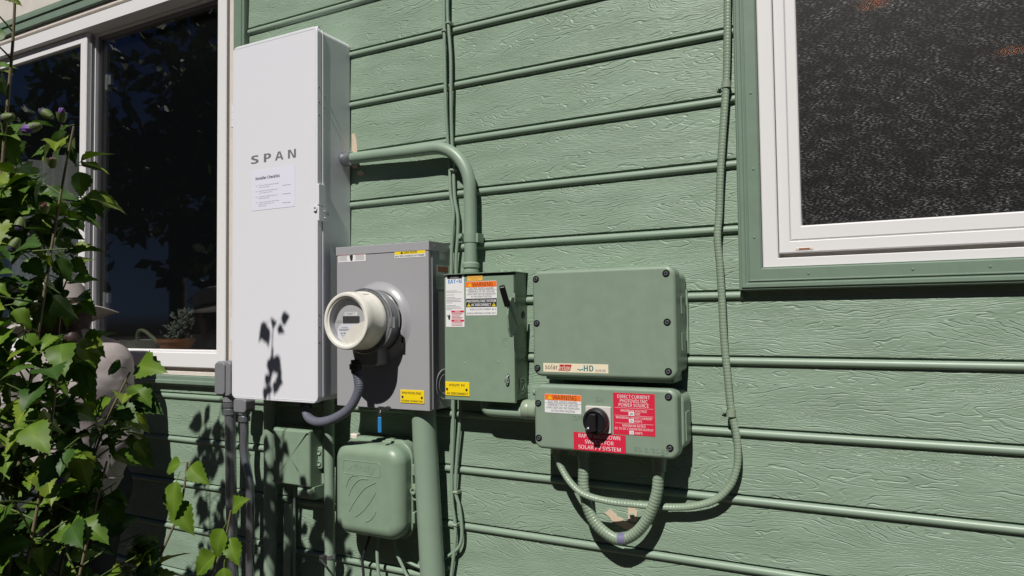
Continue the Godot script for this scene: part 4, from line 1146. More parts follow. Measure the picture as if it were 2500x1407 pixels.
func build_pipes() -> void:
	# rigid conduit from panel to disconnect
	var c := thing("rigid_conduit", "green painted rigid conduit bending from white panel down into disconnect box", "conduit", V(-1.05, 1.62, 0.04))
	var path := [V(-1.529, 2.011, 0.036), V(-1.40, 2.008, 0.038), V(-1.266, 2.004, 0.040)]
	for k in 9:
		var a := PI / 2.0 * k / 8.0
		path.append(V(-1.180 + 0.128 * sin(a), 2.003 - 0.135 * (1.0 - cos(a)), 0.040))
	path += [V(-1.051, 1.80, 0.040), V(-1.050, 1.70, 0.042), V(-1.049, 1.610, 0.044)]
	ptube(c, "pipe", path, 0.0185, M.green, 20, 0.012)
	plathe(c, "connector", V(-1.5285, 2.011, 0.036), V(-1.4, 2.009, 0.037), [[0.0, 0.0], [0.024, 0.0], [0.024, 0.006], [0.0215, 0.007], [0.0215, 0.020], [0.0235, 0.022], [0.0235, 0.032], [0.0195, 0.036]], M.galvanized, 22)
	fitting(c, "end_fitting", V(-1.049, 1.620, 0.044), V(-1.05, 1.75, 0.042), 0.0205, M.green)
	var mb := MB.new()
	lathe(mb, along(V(-1.0505, 1.712, 0.0415), V(-1.0505, 2, 0.0415)), [[0.0190, 0.0], [0.0205, 0.0], [0.0205, 0.026], [0.0190, 0.026]], 20)
	box(mb, V(-1.0325, 1.712, 0.012), V(-1.024, 1.738, 0.045))
	box(mb, V(-1.077, 1.712, 0.0), V(-1.068, 1.738, 0.062))
	var sp := part(c, "strap", mb.mesh(), M.green)
	plathe(sp, "screw", V(-1.0725, 1.728, 0.062), V(-1.0725, 1.728, 1), [[0.0, 0.008], [0.006, 0.007], [0.007, 0.0]], M.green, 10)

	# big pipe below the meter box
	c = thing("service_pipe", "thick green vertical pipe rising into the underside of grey meter box", "pipe", V(-1.18, 0.0, 0.06))
	ptube(c, "pipe", [V(-1.207, 1.232, 0.06), V(-1.200, 1.10, 0.06), V(-1.178, 0.74, 0.06), V(-1.15, 0.30, 0.06), V(-1.14, -0.05, 0.06)], 0.036, M.green, 32, 0.05)
	c = thing("drop_pipe", "slim green vertical pipe with rusty clamp between the two green utility boxes", "pipe", V(-1.578, 0.0, 0.05))
	ptube(c, "pipe", [V(-1.580, 1.29, 0.05), V(-1.580, 1.0, 0.05), V(-1.579, 0.66, 0.05), V(-1.579, -0.05, 0.05)], 0.0165, M.green, 20, 0.05)
	plathe(c, "clamp", V(-1.579, 0.735, 0.05), V(-1.579, 0.9, 0.05), [[0.0168, 0.0], [0.0185, 0.001], [0.0185, 0.013], [0.0168, 0.014]], M.galvanized, 20)
	mb = MB.new()
	box(mb, V(-1.596, 0.728, 0.062), V(-1.576, 0.750, 0.082), 0.002)
	lathe(mb, along(V(-1.592, 0.739, 0.08), V(-1.552, 0.722, 0.09)), [[0.0, 0.0], [0.003, 0.0], [0.003, 0.045], [0.0, 0.046]], 8)
	part(c, "clamp_bolt", mb.mesh(), M.dark_steel)
	c = thing("shaded_pipe", "green vertical pipe in bush shadow left of the small utility box", "pipe", V(-1.85, 0.0, 0.04))
	ptube(c, "pipe", [V(-1.853, 1.25, 0.04), V(-1.851, 0.9, 0.04), V(-1.85, -0.05, 0.04)], 0.022, M.green, 20, 0.05)
	c = thing("cable_riser", "thin green pipe with cable rising under the small utility box", "pipe", V(-1.78, 0.0, 0.03))
	ptube(c, "pipe", [V(-1.778, 0.88, 0.03), V(-1.780, 0.6, 0.03), V(-1.780, -0.05, 0.03)], 0.015, M.green, 16, 0.05)
	ptube(c, "cable", [V(-1.745, 0.97, 0.03), V(-1.748, 0.90, 0.032), V(-1.752, 0.80, 0.03), V(-1.75, -0.05, 0.03)], 0.005, M.green, 8, 0.03)

	# galvanized conduits below the elbow
	c = thing("steel_conduit", "straight galvanized steel conduit below the grey elbow fitting", "conduit", V(-2.02, 0.0, 0.06))
	ptube(c, "pipe", [V(-2.026, 1.23, 0.06), V(-2.018, 0.9, 0.06), V(-2.008, 0.6, 0.06), V(-2.0, -0.05, 0.06)], 0.0185, M.galvanized, 20, 0.05)
	plathe(c, "coupling", V(-2.0245, 1.165, 0.06), V(-2.026, 1.3, 0.06), [[0.019, 0.0], [0.0235, 0.002], [0.0235, 0.020], [0.021, 0.022], [0.021, 0.026], [0.0245, 0.028], [0.0245, 0.042], [0.020, 0.045]], M.galvanized, 8)
	var e := thing("conduit_elbow", "dark grey cast conduit elbow box at the lower left of white panel", "conduit fitting", V(-2.03, 1.23, 0.06))
	mb = MB.new()
	plate(mb, -2.068, 1.232, -1.992, 1.352, 0.034, 0.088, 0.014, 0.006)
	var bd := part(e, "body", mb.mesh(), M.grey_fitting)
	mb = MB.new()
	plate(mb, -2.064, 1.238, -2.014, 1.348, 0.088, 0.094, 0.012, 0.003)
	part(bd, "cover", mb.mesh(), M.grey_fitting)
	plathe(e, "side_hub", V(-1.992, 1.325, 0.058), V(-1.9, 1.325, 0.058), [[0.024, 0.0], [0.024, 0.020], [0.028, 0.022], [0.028, 0.034], [0.020, 0.036]], M.grey_fitting, 20)
	plathe(e, "nipple", V(-1.96, 1.325, 0.058), V(-1.9, 1.325, 0.058), [[0.019, 0.0], [0.019, 0.07]], M.galvanized, 18)
	plathe(e, "lower_hub", V(-2.026, 1.242, 0.06), V(-2.0255, 1.0, 0.06), [[0.026, 0.0], [0.023, 0.022], [0.024, 0.030], [0.019, 0.032]], M.grey_fitting, 20)
	c = thing("steel_conduit", "galvanized steel conduit with offset bend below the white panel", "conduit", V(-1.93, 0.0, 0.06))
	ptube(c, "pipe", [V(-1.955, 1.215, 0.06), V(-1.954, 1.117, 0.06), V(-1.955, 1.055, 0.06), V(-1.948, 1.010, 0.06), V(-1.930, 0.945, 0.06), V(-1.924, 0.843, 0.06), V(-1.925, 0.746, 0.06), V(-1.924, 0.5, 0.06), V(-1.92, -0.05, 0.06)], 0.0145, M.galvanized, 18, 0.02)
	plathe(c, "coupling", V(-1.9545, 1.145, 0.06), V(-1.955, 1.3, 0.06), [[0.015, 0.0], [0.020, 0.002], [0.020, 0.018], [0.017, 0.020], [0.017, 0.024], [0.0205, 0.026], [0.0205, 0.038], [0.016, 0.040]], M.galvanized, 8)
	mb = MB.new()
	plate(mb, -1.985, 1.178, -1.925, 1.226, 0.04, 0.082, 0.012, 0.005)
	part(c, "elbow", mb.mesh(), M.grey_fitting)
	plathe(c, "clip", V(-1.9245, 0.735, 0.06), V(-1.924, 0.9, 0.06), [[0.0147, 0.0], [0.0165, 0.001], [0.0165, 0.012], [0.0147, 0.013]], M.galvanized, 16)

	# small telephone box
	var t := thing("phone_box", "small green rectangular utility box with lock tab in leaf shadow", "utility box", V(-1.71, 0.955, 0))
	mb = MB.new()
	plate(mb, -1.800, 0.962, -1.630, 1.128, -0.003, 0.030, 0.008, 0.003)
	part(t, "base", mb.mesh(), M.green_box)
	mb = MB.new()
	slab(mb, rounded(-1.794, 0.957, -1.628, 1.140, 0.006), 0.030, 0.090, 0.010, 1)
	var cv := part(t, "cover", mb.mesh(), M.green_box)
	mb = MB.new()
	plate(mb, -1.640, 0.960, -1.618, 1.120, 0.026, 0.034, 0.004, 0.002)
	part(cv, "flange", mb.mesh(), M.green_box)
	mb = MB.new()
	box(mb, V(-1.694, 0.918, 0.012), V(-1.622, 0.958, 0.085), 0.012)
	part(t, "cable_boot", mb.mesh(), M.green_box)
	mb = MB.new()
	plate(mb, -1.634, 1.012, -1.612, 1.082, 0.036, 0.050, 0.007, 0.003)
	var lt := part(t, "lock_tab", mb.mesh(), M.green_box)
	for y in [1.066, 1.030]:
		plathe(lt, "eyelet", V(-1.623, y, 0.050), V(-1.623, y, 1), [[0.0, -0.001], [0.0035, 0.0], [0.006, 0.004], [0.0085, 0.004], [0.009, 0.0]], M.green_box, 16)

	# rounded cable company box
	t = thing("cable_box", "bulging rounded green utility box with embossed swoosh lines and hinged cover", "utility box", V(-1.38, 0.84, 0))
	mb = MB.new()
	plate(mb, -1.500, 0.845, -1.262, 1.128, -0.003, 0.052, 0.04, 0.004)
	part(t, "base", mb.mesh(), M.green_box)
	mb = MB.new()
	slab(mb, rounded(-1.512, 0.836, -1.248, 1.124, 0.050, 10), 0.050, 0.060, 0.004, 3)
	part(t, "rim", mb.mesh(), M.green_box)
	mb = MB.new()
	slab(mb, rounded(-1.507, 0.842, -1.252, 1.119, 0.052, 10), 0.058, 0.118, 0.036, 8)
	cv = part(t, "cover", mb.mesh(), M.green_box)
	# embossed frame and name
	var zf := 0.118
	var o := PackedVector3Array()
	var fr: PackedVector2Array = rounded(-1.462, 1.028, -1.322, 1.068, 0.008)[0]
	for k in fr.size() + 1:
		o.append(V(fr[k % fr.size()].x, fr[k % fr.size()].y, zf))
	mb = MB.new()
	tube(mb, o, 0.0012, 6)
	part(cv, "embossed_frame", mb.mesh(), M.green_box)
	letters(cv, [["xfinity", -1.392, 1.048, 0.018, 0.100, 400]], zf + 0.0004, M.green_box, "embossed_name")
	for sw in [[[-1.452, 0.988], [-1.440, 1.012], [-1.425, 1.024], [-1.410, 1.024]], [[-1.442, 0.962], [-1.425, 0.992], [-1.400, 1.014], [-1.368, 1.018]], [[-1.440, 0.916], [-1.415, 0.952], [-1.380, 0.990], [-1.338, 1.012]], [[-1.416, 0.902], [-1.385, 0.925], [-1.358, 0.955], [-1.338, 0.984]], [[-1.378, 0.892], [-1.360, 0.900], [-1.345, 0.915], [-1.338, 0.928]]]:
		var q := []
		for a in sw:
			q.append(V(a[0], a[1], zf))
		ptube(cv, "embossed_line", q, 0.0017, M.green_box, 6, 0.006)
	for y in [1.066, 0.93]:
		pbox(t, "hinge", V(-1.520, y - 0.02, 0.046), V(-1.508, y + 0.02, 0.064), M.green_box, 0.002)
	for y in [1.045, 0.905]:
		pbox(t, "clip", V(-1.2485, y - 0.016, 0.044), V(-1.2395, y + 0.016, 0.064), M.green_box, 0.002)
	mb = MB.new()
	plate(mb, -1.252, 0.955, -1.224, 1.004, 0.050, 0.062, 0.008, 0.003)
	lt = part(t, "lock_tab", mb.mesh(), M.green_box)
	plathe(lt, "lock", V(-1.238, 0.987, 0.062), V(-1.238, 0.987, 1), [[0.0, 0.006], [0.004, 0.006], [0.006, 0.012], [0.010, 0.012], [0.011, 0.0]], M.green_box, 16)
	pbox(t, "top_tab", V(-1.488, 1.119, 0.040), V(-1.462, 1.135, 0.058), M.cream_wood, 0.003)
	# wires leaving the cable box
	for q in [["thin green cable hanging under the rounded utility box", [V(-1.395, 0.85, 0.03), V(-1.393, 0.79, 0.045), V(-1.385, 0.72, 0.05), V(-1.372, 0.62, 0.05), V(-1.37, 0.3, 0.04), V(-1.37, -0.02, 0.04)], 0.0055], ["thin green cable fanning out under the rounded utility box", [V(-1.345, 0.85, 0.03), V(-1.325, 0.79, 0.04), V(-1.290, 0.73, 0.04), V(-1.260, 0.66, 0.04), V(-1.255, 0.3, 0.03), V(-1.255, -0.02, 0.03)], 0.005], ["thin green cable sagging along the wall behind thick pipe", [V(-1.365, 0.85, 0.02), V(-1.335, 0.78, 0.022), V(-1.29, 0.755, 0.02), V(-1.22, 0.745, 0.018), V(-1.15, 0.76, 0.016)], 0.005], ["dark thin cable looping under the rounded utility box", [V(-1.42, 0.85, 0.03), V(-1.435, 0.80, 0.04), V(-1.455, 0.74, 0.04), V(-1.45, 0.68, 0.04), V(-1.44, 0.3, 0.03), V(-1.44, -0.02, 0.03)], 0.0045]]:
		var cb := thing("drop_cable", q[0], "cable", V(q[1][0].x, 0.0 if q[1][-1].y < 0.5 else 0.745, 0.03), "cables under the rounded box")
		ptube(cb, "cable", q[1], q[2], M.dark if q[0].begins_with("dark") else M.green, 8, 0.015)
	# ground wire above the box
	c = thing("ground_wire", "short green wire dropping from above into the rounded utility box", "wire", V(-1.47, 1.13, 0.03))
	ptube(c, "wire", [V(-1.472, 1.23, 0.02), V(-1.470, 1.19, 0.025), V(-1.473, 1.15, 0.03), V(-1.474, 1.12, 0.04)], 0.003, M.green_flex, 8, 0.01)

	# pair of coaxial cables down the wall
	for q in [["slim green cable clipped down the wall, passing behind conduit and disconnect box, running straight down", [V(-1.148, 3.0, 0.02), V(-1.149, 2.457, 0.02), V(-1.149, 2.369, 0.02), V(-1.148, 2.268, 0.02), V(-1.146, 2.143, 0.02), V(-1.143, 2.031, 0.016), V(-1.138, 1.957, 0.0135), V(-1.133, 1.869, 0.018), V(-1.123, 1.807, 0.018), V(-1.126, 1.746, 0.020), V(-1.131, 1.648, 0.020), V(-1.130, 1.466, 0.020), V(-1.128, 1.243, 0.020), V(-1.132, 1.105, 0.020), V(-1.136, 1.021, 0.020), V(-1.134, 0.950, 0.020), V(-1.124, 0.880, 0.020), V(-1.128, 0.820, 0.020), V(-1.140, 0.739, 0.020), V(-1.147, 0.652, 0.020), V(-1.15, 0.3, 0.02), V(-1.15, -0.02, 0.02)]], ["slim green cable clipped down the wall, bowing out and turning behind thick pipe", [V(-1.137, 3.0, 0.02), V(-1.137, 2.454, 0.02), V(-1.134, 2.378, 0.02), V(-1.127, 2.277, 0.02), V(-1.127, 2.153, 0.02), V(-1.128, 2.042, 0.016), V(-1.125, 1.955, 0.0135), V(-1.119, 1.856, 0.018), V(-1.108, 1.794, 0.018), V(-1.108, 1.733, 0.020), V(-1.115, 1.642, 0.020), V(-1.110, 1.466, 0.020), V(-1.104, 1.244, 0.020), V(-1.115, 1.106, 0.020), V(-1.121, 1.034, 0.020), V(-1.122, 0.981, 0.020), V(-1.110, 0.941, 0.020), V(-1.102, 0.871, 0.020), V(-1.111, 0.829, 0.020), V(-1.145, 0.799, 0.018), V(-1.178, 0.78, 0.012)]]]:
		c = thing("wall_cable", q[0], "cable", V(q[1][0].x, 0.0 if q[1][-1].y < 0.5 else 0.78, 0.02))
		ptube(c, "cable", q[1], 0.0052, M.green, 10, 0.012)
		for y in ([2.361, 0.889] if q[0].ends_with("down") else [2.382, 1.935, 0.984]):
			var cx := -1.122
			for k in q[1].size() - 1:
				if q[1][k].y >= y and q[1][k + 1].y < y:
					cx = lerpf(q[1][k].x, q[1][k + 1].x, (q[1][k].y - y) / (q[1][k].y - q[1][k + 1].y))
			pbox(c, "clip", V(cx - 0.008, y - 0.004, 0.004), V(cx + 0.008, y + 0.004, 0.0275), M.green_flex, 0.003)

# ------------------------------------------------------------------ plants
func blade(s: Array, x: float, y: float) -> Vector3:
	return V(x, y, absf(x) * s[0] - s[1] * y * y + s[2] * sin(9.0 * y + s[3] + signf(x) * 1.3) * absf(x) * 3.0)

func leaf_mesh(sd: int, tone: Color, rib: Color) -> ArrayMesh:
	# a toothed, slightly lobed, folded blade 1 long, with its stalk; y runs to the tip, z is the upper side
	var rng := RandomNumberGenerator.new(); rng.seed = sd
	var half := [[0.0, 0.0], [0.10, 0.03], [0.24, 0.10], [0.35, 0.20], [0.33, 0.27], [0.41, 0.33], [0.36, 0.385], [0.385, 0.45], [0.29, 0.50], [0.315, 0.575], [0.215, 0.63], [0.225, 0.71], [0.13, 0.775], [0.12, 0.85], [0.05, 0.92], [0.0, 1.0]]
	var fold := rng.randf_range(0.12, 0.45); var droop := rng.randf_range(0.10, 0.5); var wav := rng.randf_range(0.02, 0.06); var ph := rng.randf() * TAU
	var mb := MB.new()
	var sh := [fold, droop, wav, ph]
	for sd2 in [-1.0, 1.0]:
		var w := rng.randf_range(0.88, 1.1)
		for k in half.size() - 1:
			var a := V(0, 0, 0)
			a = blade(sh, 0.0, half[k][1])
			var b: Vector3 = blade(sh, 0.0, half[k + 1][1])
			var a1: Vector3 = blade(sh, sd2 * half[k][0] * w * 0.55, half[k][1] + 0.015); var b1: Vector3 = blade(sh, sd2 * half[k + 1][0] * w * 0.55, half[k + 1][1] + 0.015)
			var a2: Vector3 = blade(sh, sd2 * half[k][0] * w, half[k][1]); var b2: Vector3 = blade(sh, sd2 * half[k + 1][0] * w, half[k + 1][1])
			for q in [[a, b, b1, a1], [a1, b1, b2, a2]]:
				var nn: Vector3 = (q[1] - q[0]).cross(q[2] - q[0])
				if nn.length() < 1e-9:
					nn = (q[2] - q[0]).cross(q[3] - q[0])
				nn = nn.normalized()
				if nn.z < 0.0:
					nn = -nn
				var was := mb.v.size()
				var nq := []
				for e in q:
					var ex: float = 0.004 * sd2
					var dx: Vector3 = (blade(sh, e.x + ex, e.y) - blade(sh, e.x, e.y)) / ex; var dy: Vector3 = (blade(sh, e.x, e.y + 0.01) - blade(sh, e.x, e.y)) / 0.01
					nq.append(V(-dx.z, -dy.z, 1.0).normalized())
				mb.quad4(q[0], q[1], q[2], q[3], nq[0], nq[1], nq[2], nq[3])
				for i in range(was, mb.v.size()):
					mb.c.append(rib if absf(mb.v[i].x) < 0.01 else tone)
	var s0 := mb.v.size()
	tube(mb, PackedVector3Array([V(0, 0, 0), V(0, -0.12, -0.01), V(0, -0.28, -0.05)]), 0.012, 5)
	for i in range(s0, mb.v.size()):
		mb.c.append(rib)
	return mb.mesh()

var leaf_kinds := []
func look_basis(tip: Vector3, up: Vector3) -> Basis:
	var y := tip.normalized()
	var z := (up - y * up.dot(y)).normalized()
	return Basis(y.cross(z), y, z)

func build_shrub() -> void:
	var rng := RandomNumberGenerator.new(); rng.seed = 77
	var tones := [[0.048, 0.100, 0.012], [0.064, 0.122, 0.012], [0.085, 0.150, 0.014], [0.034, 0.076, 0.014], [0.125, 0.175, 0.016]]
	for k in 15:
		var c: Array = tones[k % 5]
		leaf_kinds.append(leaf_mesh(100 + k, Color(c[0], c[1], c[2]), Color(c[0] * 1.4, c[1] * 1.3, c[2] * 1.8)))
	var t := thing("flowering_shrub", "leafy green flowering shrub with wilted purple blooms in front of sliding window", "shrub", V(-1.75, 0, 0.95))
	var stems := [
		[[V(-1.73, -0.02, 1.02), V(-1.725, 0.9, 0.98), V(-1.715, 1.4, 0.96), V(-1.70, 1.8, 0.95), V(-1.682, 2.1, 0.94), V(-1.672, 2.25, 0.94), V(-1.660, 2.43, 0.935)], 0.008],
		[[V(-1.66, -0.02, 1.02), V(-1.63, 0.7, 0.98), V(-1.61, 1.2, 0.95), V(-1.585, 1.55, 0.92), V(-1.555, 1.80, 0.90), V(-1.535, 1.92, 0.89)], 0.007],
		[[V(-1.70, -0.02, 1.0), V(-1.60, 0.55, 0.94), V(-1.585, 1.0, 0.87), V(-1.565, 1.25, 0.80), V(-1.53, 1.38, 0.76)], 0.006],
		[[V(-1.66, -0.02, 0.97), V(-1.50, 0.55, 0.86), V(-1.42, 0.90, 0.80), V(-1.36, 1.08, 0.76), V(-1.345, 1.19, 0.75)], 0.005],
		[[V(-1.60, 0.25, 0.92), V(-1.42, 0.62, 0.82), V(-1.30, 0.88, 0.77), V(-1.235, 1.02, 0.75), V(-1.215, 1.10, 0.745)], 0.005],
		[[V(-1.78, -0.02, 1.04), V(-1.82, 0.7, 1.02), V(-1.80, 1.3, 1.0), V(-1.76, 1.70, 0.98), V(-1.74, 1.92, 0.97)], 0.008],
		[[V(-1.62, -0.02, 1.0), V(-1.55, 0.5, 1.02), V(-1.50, 0.95, 1.0), V(-1.47, 1.25, 0.97), V(-1.47, 1.45, 0.95)], 0.006],
		[[V(-1.70, -0.02, 0.96), V(-1.72, 0.6, 0.90), V(-1.72, 1.1, 0.85), V(-1.71, 1.45, 0.82), V(-1.71, 1.62, 0.81)], 0.006],
		[[V(-1.75, -0.02, 1.06), V(-1.72, 0.6, 1.08), V(-1.68, 1.1, 1.06), V(-1.65, 1.5, 1.03), V(-1.64, 1.75, 1.0)], 0.006],
		[[V(-1.64, -0.02, 0.98), V(-1.55, 0.6, 0.93), V(-1.50, 1.0, 0.88), V(-1.47, 1.2, 0.85)], 0.006],
		[[V(-1.86, -0.02, 1.04), V(-2.00, 0.7, 1.0), V(-2.10, 1.4, 0.97), V(-2.13, 1.9, 0.96), V(-2.14, 2.22, 0.95)], 0.008],
		[[V(-1.84, -0.02, 1.06), V(-1.95, 0.7, 1.03), V(-1.99, 1.3, 1.0), V(-1.98, 1.75, 0.98), V(-1.96, 2.0, 0.97)], 0.008]]
	var cards := []
	for si in stems.size():
		var mb := MB.new()
		var pts := smooth_path(stems[si][0], 0.03)
		tube(mb, pts, stems[si][1], 8, 0.0, 0.0, 0.0022)
		part(t, "stem", mb.mesh(), M.stem)
		var run := 0.0
		for i in range(1, pts.size()):
			var p := pts[i]
			if p.y < 0.78:
				continue
			run += 0.03
			var high := si == 0 and p.y > 1.9
			if run < (0.055 if high else 0.029):
				continue
			run = 0.0
			# side twig with leaves
			var dir := V(rng.randf_range(-1, 1), rng.randf_range(-0.1, 0.7), rng.randf_range(-1, 1)).normalized()
			var near_end := i > pts.size() - 6
			var ln := rng.randf_range(0.03, 0.07) if (high or near_end) else rng.randf_range(0.05, 0.20)
			if si == 3 or si == 4 or si == 2:
				ln *= 0.6
			var q := p + dir * ln + V(0, ln * 0.2, 0)
			if ln > 0.06 and q.x < -1.503 - 1.707 * (0.9 - q.z) + (0.30 if q.y < 1.36 else 0.0):
				var tw := MB.new()
				tube(tw, smooth_path([p, p.lerp(q, 0.5) + V(0, 0.006, 0), q], 0.02), 0.0022, 5, 0.0, 0.0, 0.0013)
				part(t, "twig", tw.mesh(), M.stem_green)
			for e in (3 if high else 4):
				var o := p.lerp(q, rng.randf_range(0.35, 1.0))
				if si > 0 and o.y > 1.93 and o.x > -1.82:
					continue
				var tip := (dir * 0.7 + V(rng.randf_range(-1, 1), rng.randf_range(-1.1, 0.15), rng.randf_range(-0.7, 1.0))).normalized()
				cards.append([o, tip, rng.randf_range(0.030, 0.055) if high else rng.randf_range(0.040, 0.080)])
	# prominent leaves on the shoots that reach out over the wall
	for q in [[V(-1.665, 1.40, 0.76), V(-0.1, -1, 0.2), 0.105], [V(-1.53, 1.395, 0.75), V(0.9, 0.02, 0.2), 0.085], [V(-1.545, 1.39, 0.76), V(-0.9, 0.05, 0.2), 0.055], [V(-1.56, 1.33, 0.77), V(-0.6, -0.5, 0.3), 0.07], [V(-1.72, 1.34, 0.78), V(-0.5, -0.85, 0.2), 0.085], [V(-1.345, 1.19, 0.75), V(0.8, -0.4, 0.2), 0.06], [V(-1.35, 1.19, 0.75), V(-0.8, -0.2, 0.2), 0.055], [V(-1.36, 1.17, 0.76), V(0.1, -0.9, 0.3), 0.08], [V(-1.37, 1.12, 0.76), V(0.6, -0.7, 0.2), 0.075], [V(-1.215, 1.10, 0.745), V(0.5, 0.35, 0.2), 0.05], [V(-1.22, 1.08, 0.75), V(-0.3, -0.9, 0.3), 0.07], [V(-1.215, 1.06, 0.75), V(0.5, -0.8, 0.2), 0.06], [V(-1.235, 1.02, 0.75), V(-0.7, -0.6, 0.2), 0.075], [V(-1.23, 1.0, 0.75), V(0.3, -0.95, 0.2), 0.065], [V(-1.60, 1.16, 0.82), V(0.25, -0.95, 0.2), 0.11], [V(-1.66, 1.15, 0.84), V(-0.35, -0.9, 0.2), 0.11], [V(-1.62, 1.24, 0.82), V(-0.2, -0.9, 0.3), 0.09]]:
		cards.append([q[0], q[1], q[2], true])
	var outer := cards.filter(func(q): return q[0].y > 0.98 and q[0].y < 2.3 and q[0].x > -1.85)
	var inner := cards.filter(func(q): return not (q[0].y > 0.98 and q[0].y < 2.3 and q[0].x > -1.85))
	var shown := 0
	var rest := MB.new()
	for q in outer + inner:
		var p: Vector3 = q[0]
		# the shrub is trimmed back to leave the window and the equipment free
		var lim := -1.503 - 1.707 * (0.9 - p.z)
		if p.y < 1.36:
			lim += 0.30
		if p.x > lim + 0.02 and not q.size() == 4:
			continue
		var up := V(rng.randf_range(-0.5, 0.5), rng.randf_range(0.5, 1.0), rng.randf_range(0.0, 0.9)) if q.size() == 3 else V(rng.randf_range(-0.2, 0.3), 0.5, 0.9)
		var b := look_basis(q[1], up).scaled(Vector3.ONE)
		var m: ArrayMesh = leaf_kinds[rng.randi() % leaf_kinds.size() if q.size() == 3 else 2 + 5 * (rng.randi() % 3)]
		var tr := Transform3D(b.scaled_local(Vector3.ONE * q[2]), p + q[1].normalized() * q[2] * 0.26)
		shown += 1
		if shown <= 300:
			var o := MeshInstance3D.new()
			o.name = "leaf"
			o.mesh = m
			o.material_override = M.leaf
			t.add_child(o, true)
			o.transform = Transform3D(tr.basis, tr.origin - t.position)
		else:
			var ar := m.surface_get_arrays(0)
			for i in ar[Mesh.ARRAY_VERTEX].size():
				rest.v.append(tr * ar[Mesh.ARRAY_VERTEX][i]); rest.n.append((tr.basis * ar[Mesh.ARRAY_NORMAL][i]).normalized()); rest.c.append(ar[Mesh.ARRAY_COLOR][i])
	if rest.v.size():
		var st := part(t, "leaves", rest.mesh(), M.leaf)
		st.set_meta("kind", "stuff")
	# flowers, dry blooms and buds
	for q in [[V(-1.421, 1.898, 0.980), V(0.3, 1.0, 0.2), "petal", 0.030], [V(-1.463, 1.910, 0.980), V(-0.8, 0.5, 0.3), "petal_dry", 0.036], [V(-1.468, 1.885, 1.000), V(-0.5, -0.3, 0.5), "petal", 0.042], [V(-1.525, 1.907, 1.020), V(-0.8, -0.2, 0.3), "petal_dry", 0.036], [V(-1.482, 1.695, 1.020), V(0.1, -1.0, 0.3), "petal_dry", 0.030], [V(-1.496, 1.656, 1.020), V(-0.3, -0.8, 0.3), "petal_dry", 0.034], [V(-1.409, 1.201, 0.970), V(0.1, -0.6, 0.7), "petal", 0.034], [V(-1.439, 1.717, 1.000), V(0.5, 0.7, 0.3), "bud_red", 0.020], [V(-1.450, 1.810, 0.980), V(0.2, 0.9, 0.3), "bud_red", 0.020]]:
		var mb := MB.new()
		var f := part(t, "flower" if q[2] != "bud_red" else "bud", null, M[q[2]])
		for k in 5:
			var a := TAU * k / 5.0
			var tw := MB.new()
			lathe(tw, Transform3D(Basis(V(1, 0, 0), V(0, 1, 0), V(0, 0, 1)), V(cos(a) * 0.13, 0, sin(a) * 0.13)), [[0.0, 0.0], [0.14, 0.15], [0.20, 0.45], [0.17, 0.72], [0.09, 0.9], [0.0, 1.0]], 7)
			for i in tw.v.size():
				var v2 := tw.v[i]
				v2 = v2.rotated(V(0, 1, 0), v2.y * 2.6)
				v2 += V(sin(v2.y * 17.0 + k), 0, cos(v2.y * 13.0 + k * 2)) * 0.035
				mb.v.append(v2); mb.n.append(tw.n[i].rotated(V(0, 1, 0), v2.y * 2.6))
		f.mesh = moved(mb, along(q[0], q[0] + q[1]) * Transform3D(Basis.from_scale(Vector3.ONE * q[3] * 0.72), Vector3.ZERO)).mesh()
		var cal := MB.new()
		lathe(cal, along(q[0] - q[1].normalized() * 0.008, q[0] + q[1]), [[0.0, 0.0], [0.005, 0.001], [0.009, 0.010], [0.010, 0.020], [0.0085, 0.016], [0.0, 0.014]], 8)
		part(f, "calyx", cal.mesh(), M.stem_green)

func tree(called: String, label: String, at: Vector3, trunk: float, crown: Vector3, radii: Vector3, leaves: int, size: float, sd: int) -> void:
	var rng := RandomNumberGenerator.new(); rng.seed = sd
	var t := thing(called, label, "tree", at)
	var mb := MB.new()
	tube(mb, smooth_path([at, at + V(0.1, trunk * 0.5, 0), crown + V(0, -radii.y * 0.2, 0)], 0.2), 0.16, 10, 0.0, 0.0, 0.07)
	var hubs := []
	for k in 26:
		var d := V(rng.randfn(), rng.randfn() * 0.9, rng.randfn()).normalized() * pow(rng.randf(), 0.5)
		var h := crown + d * radii
		hubs.append([h, rng.randf_range(0.35, 0.8)])
		tube(mb, smooth_path([crown + V(0, -radii.y * 0.5, 0), crown.lerp(h, 0.5) + V(0, 0.1, 0), h], 0.2), 0.05, 6, 0.0, 0.0, 0.012)
	part(t, "trunk", mb.mesh(), M.stem)
	var cr := MB.new()
	for k in leaves:
		var h: Array = hubs[rng.randi() % hubs.size()]
		var p: Vector3 = h[0] + V(rng.randfn(), rng.randfn() * 0.75, rng.randfn()) * h[1] * 0.55
		var a := V(rng.randfn(), rng.randfn() - 0.4, rng.randfn()).normalized()
		var b := a.cross(V(rng.randfn(), rng.randfn(), rng.randfn())).normalized()
		var nn := a.cross(b)
		var s := size * rng.randf_range(0.6, 1.3)
		cr.quad(p, p + a * s * 0.5 + b * s * 0.25, p + a * s, p + a * s * 0.5 - b * s * 0.25, nn)
		var g := rng.randf_range(0.75, 1.25)
		for i in 6:
			cr.c.append(Color(0.045 * g, 0.085 * g, 0.018 * g))
	part(t, "crown", cr.mesh(), M.leaf)

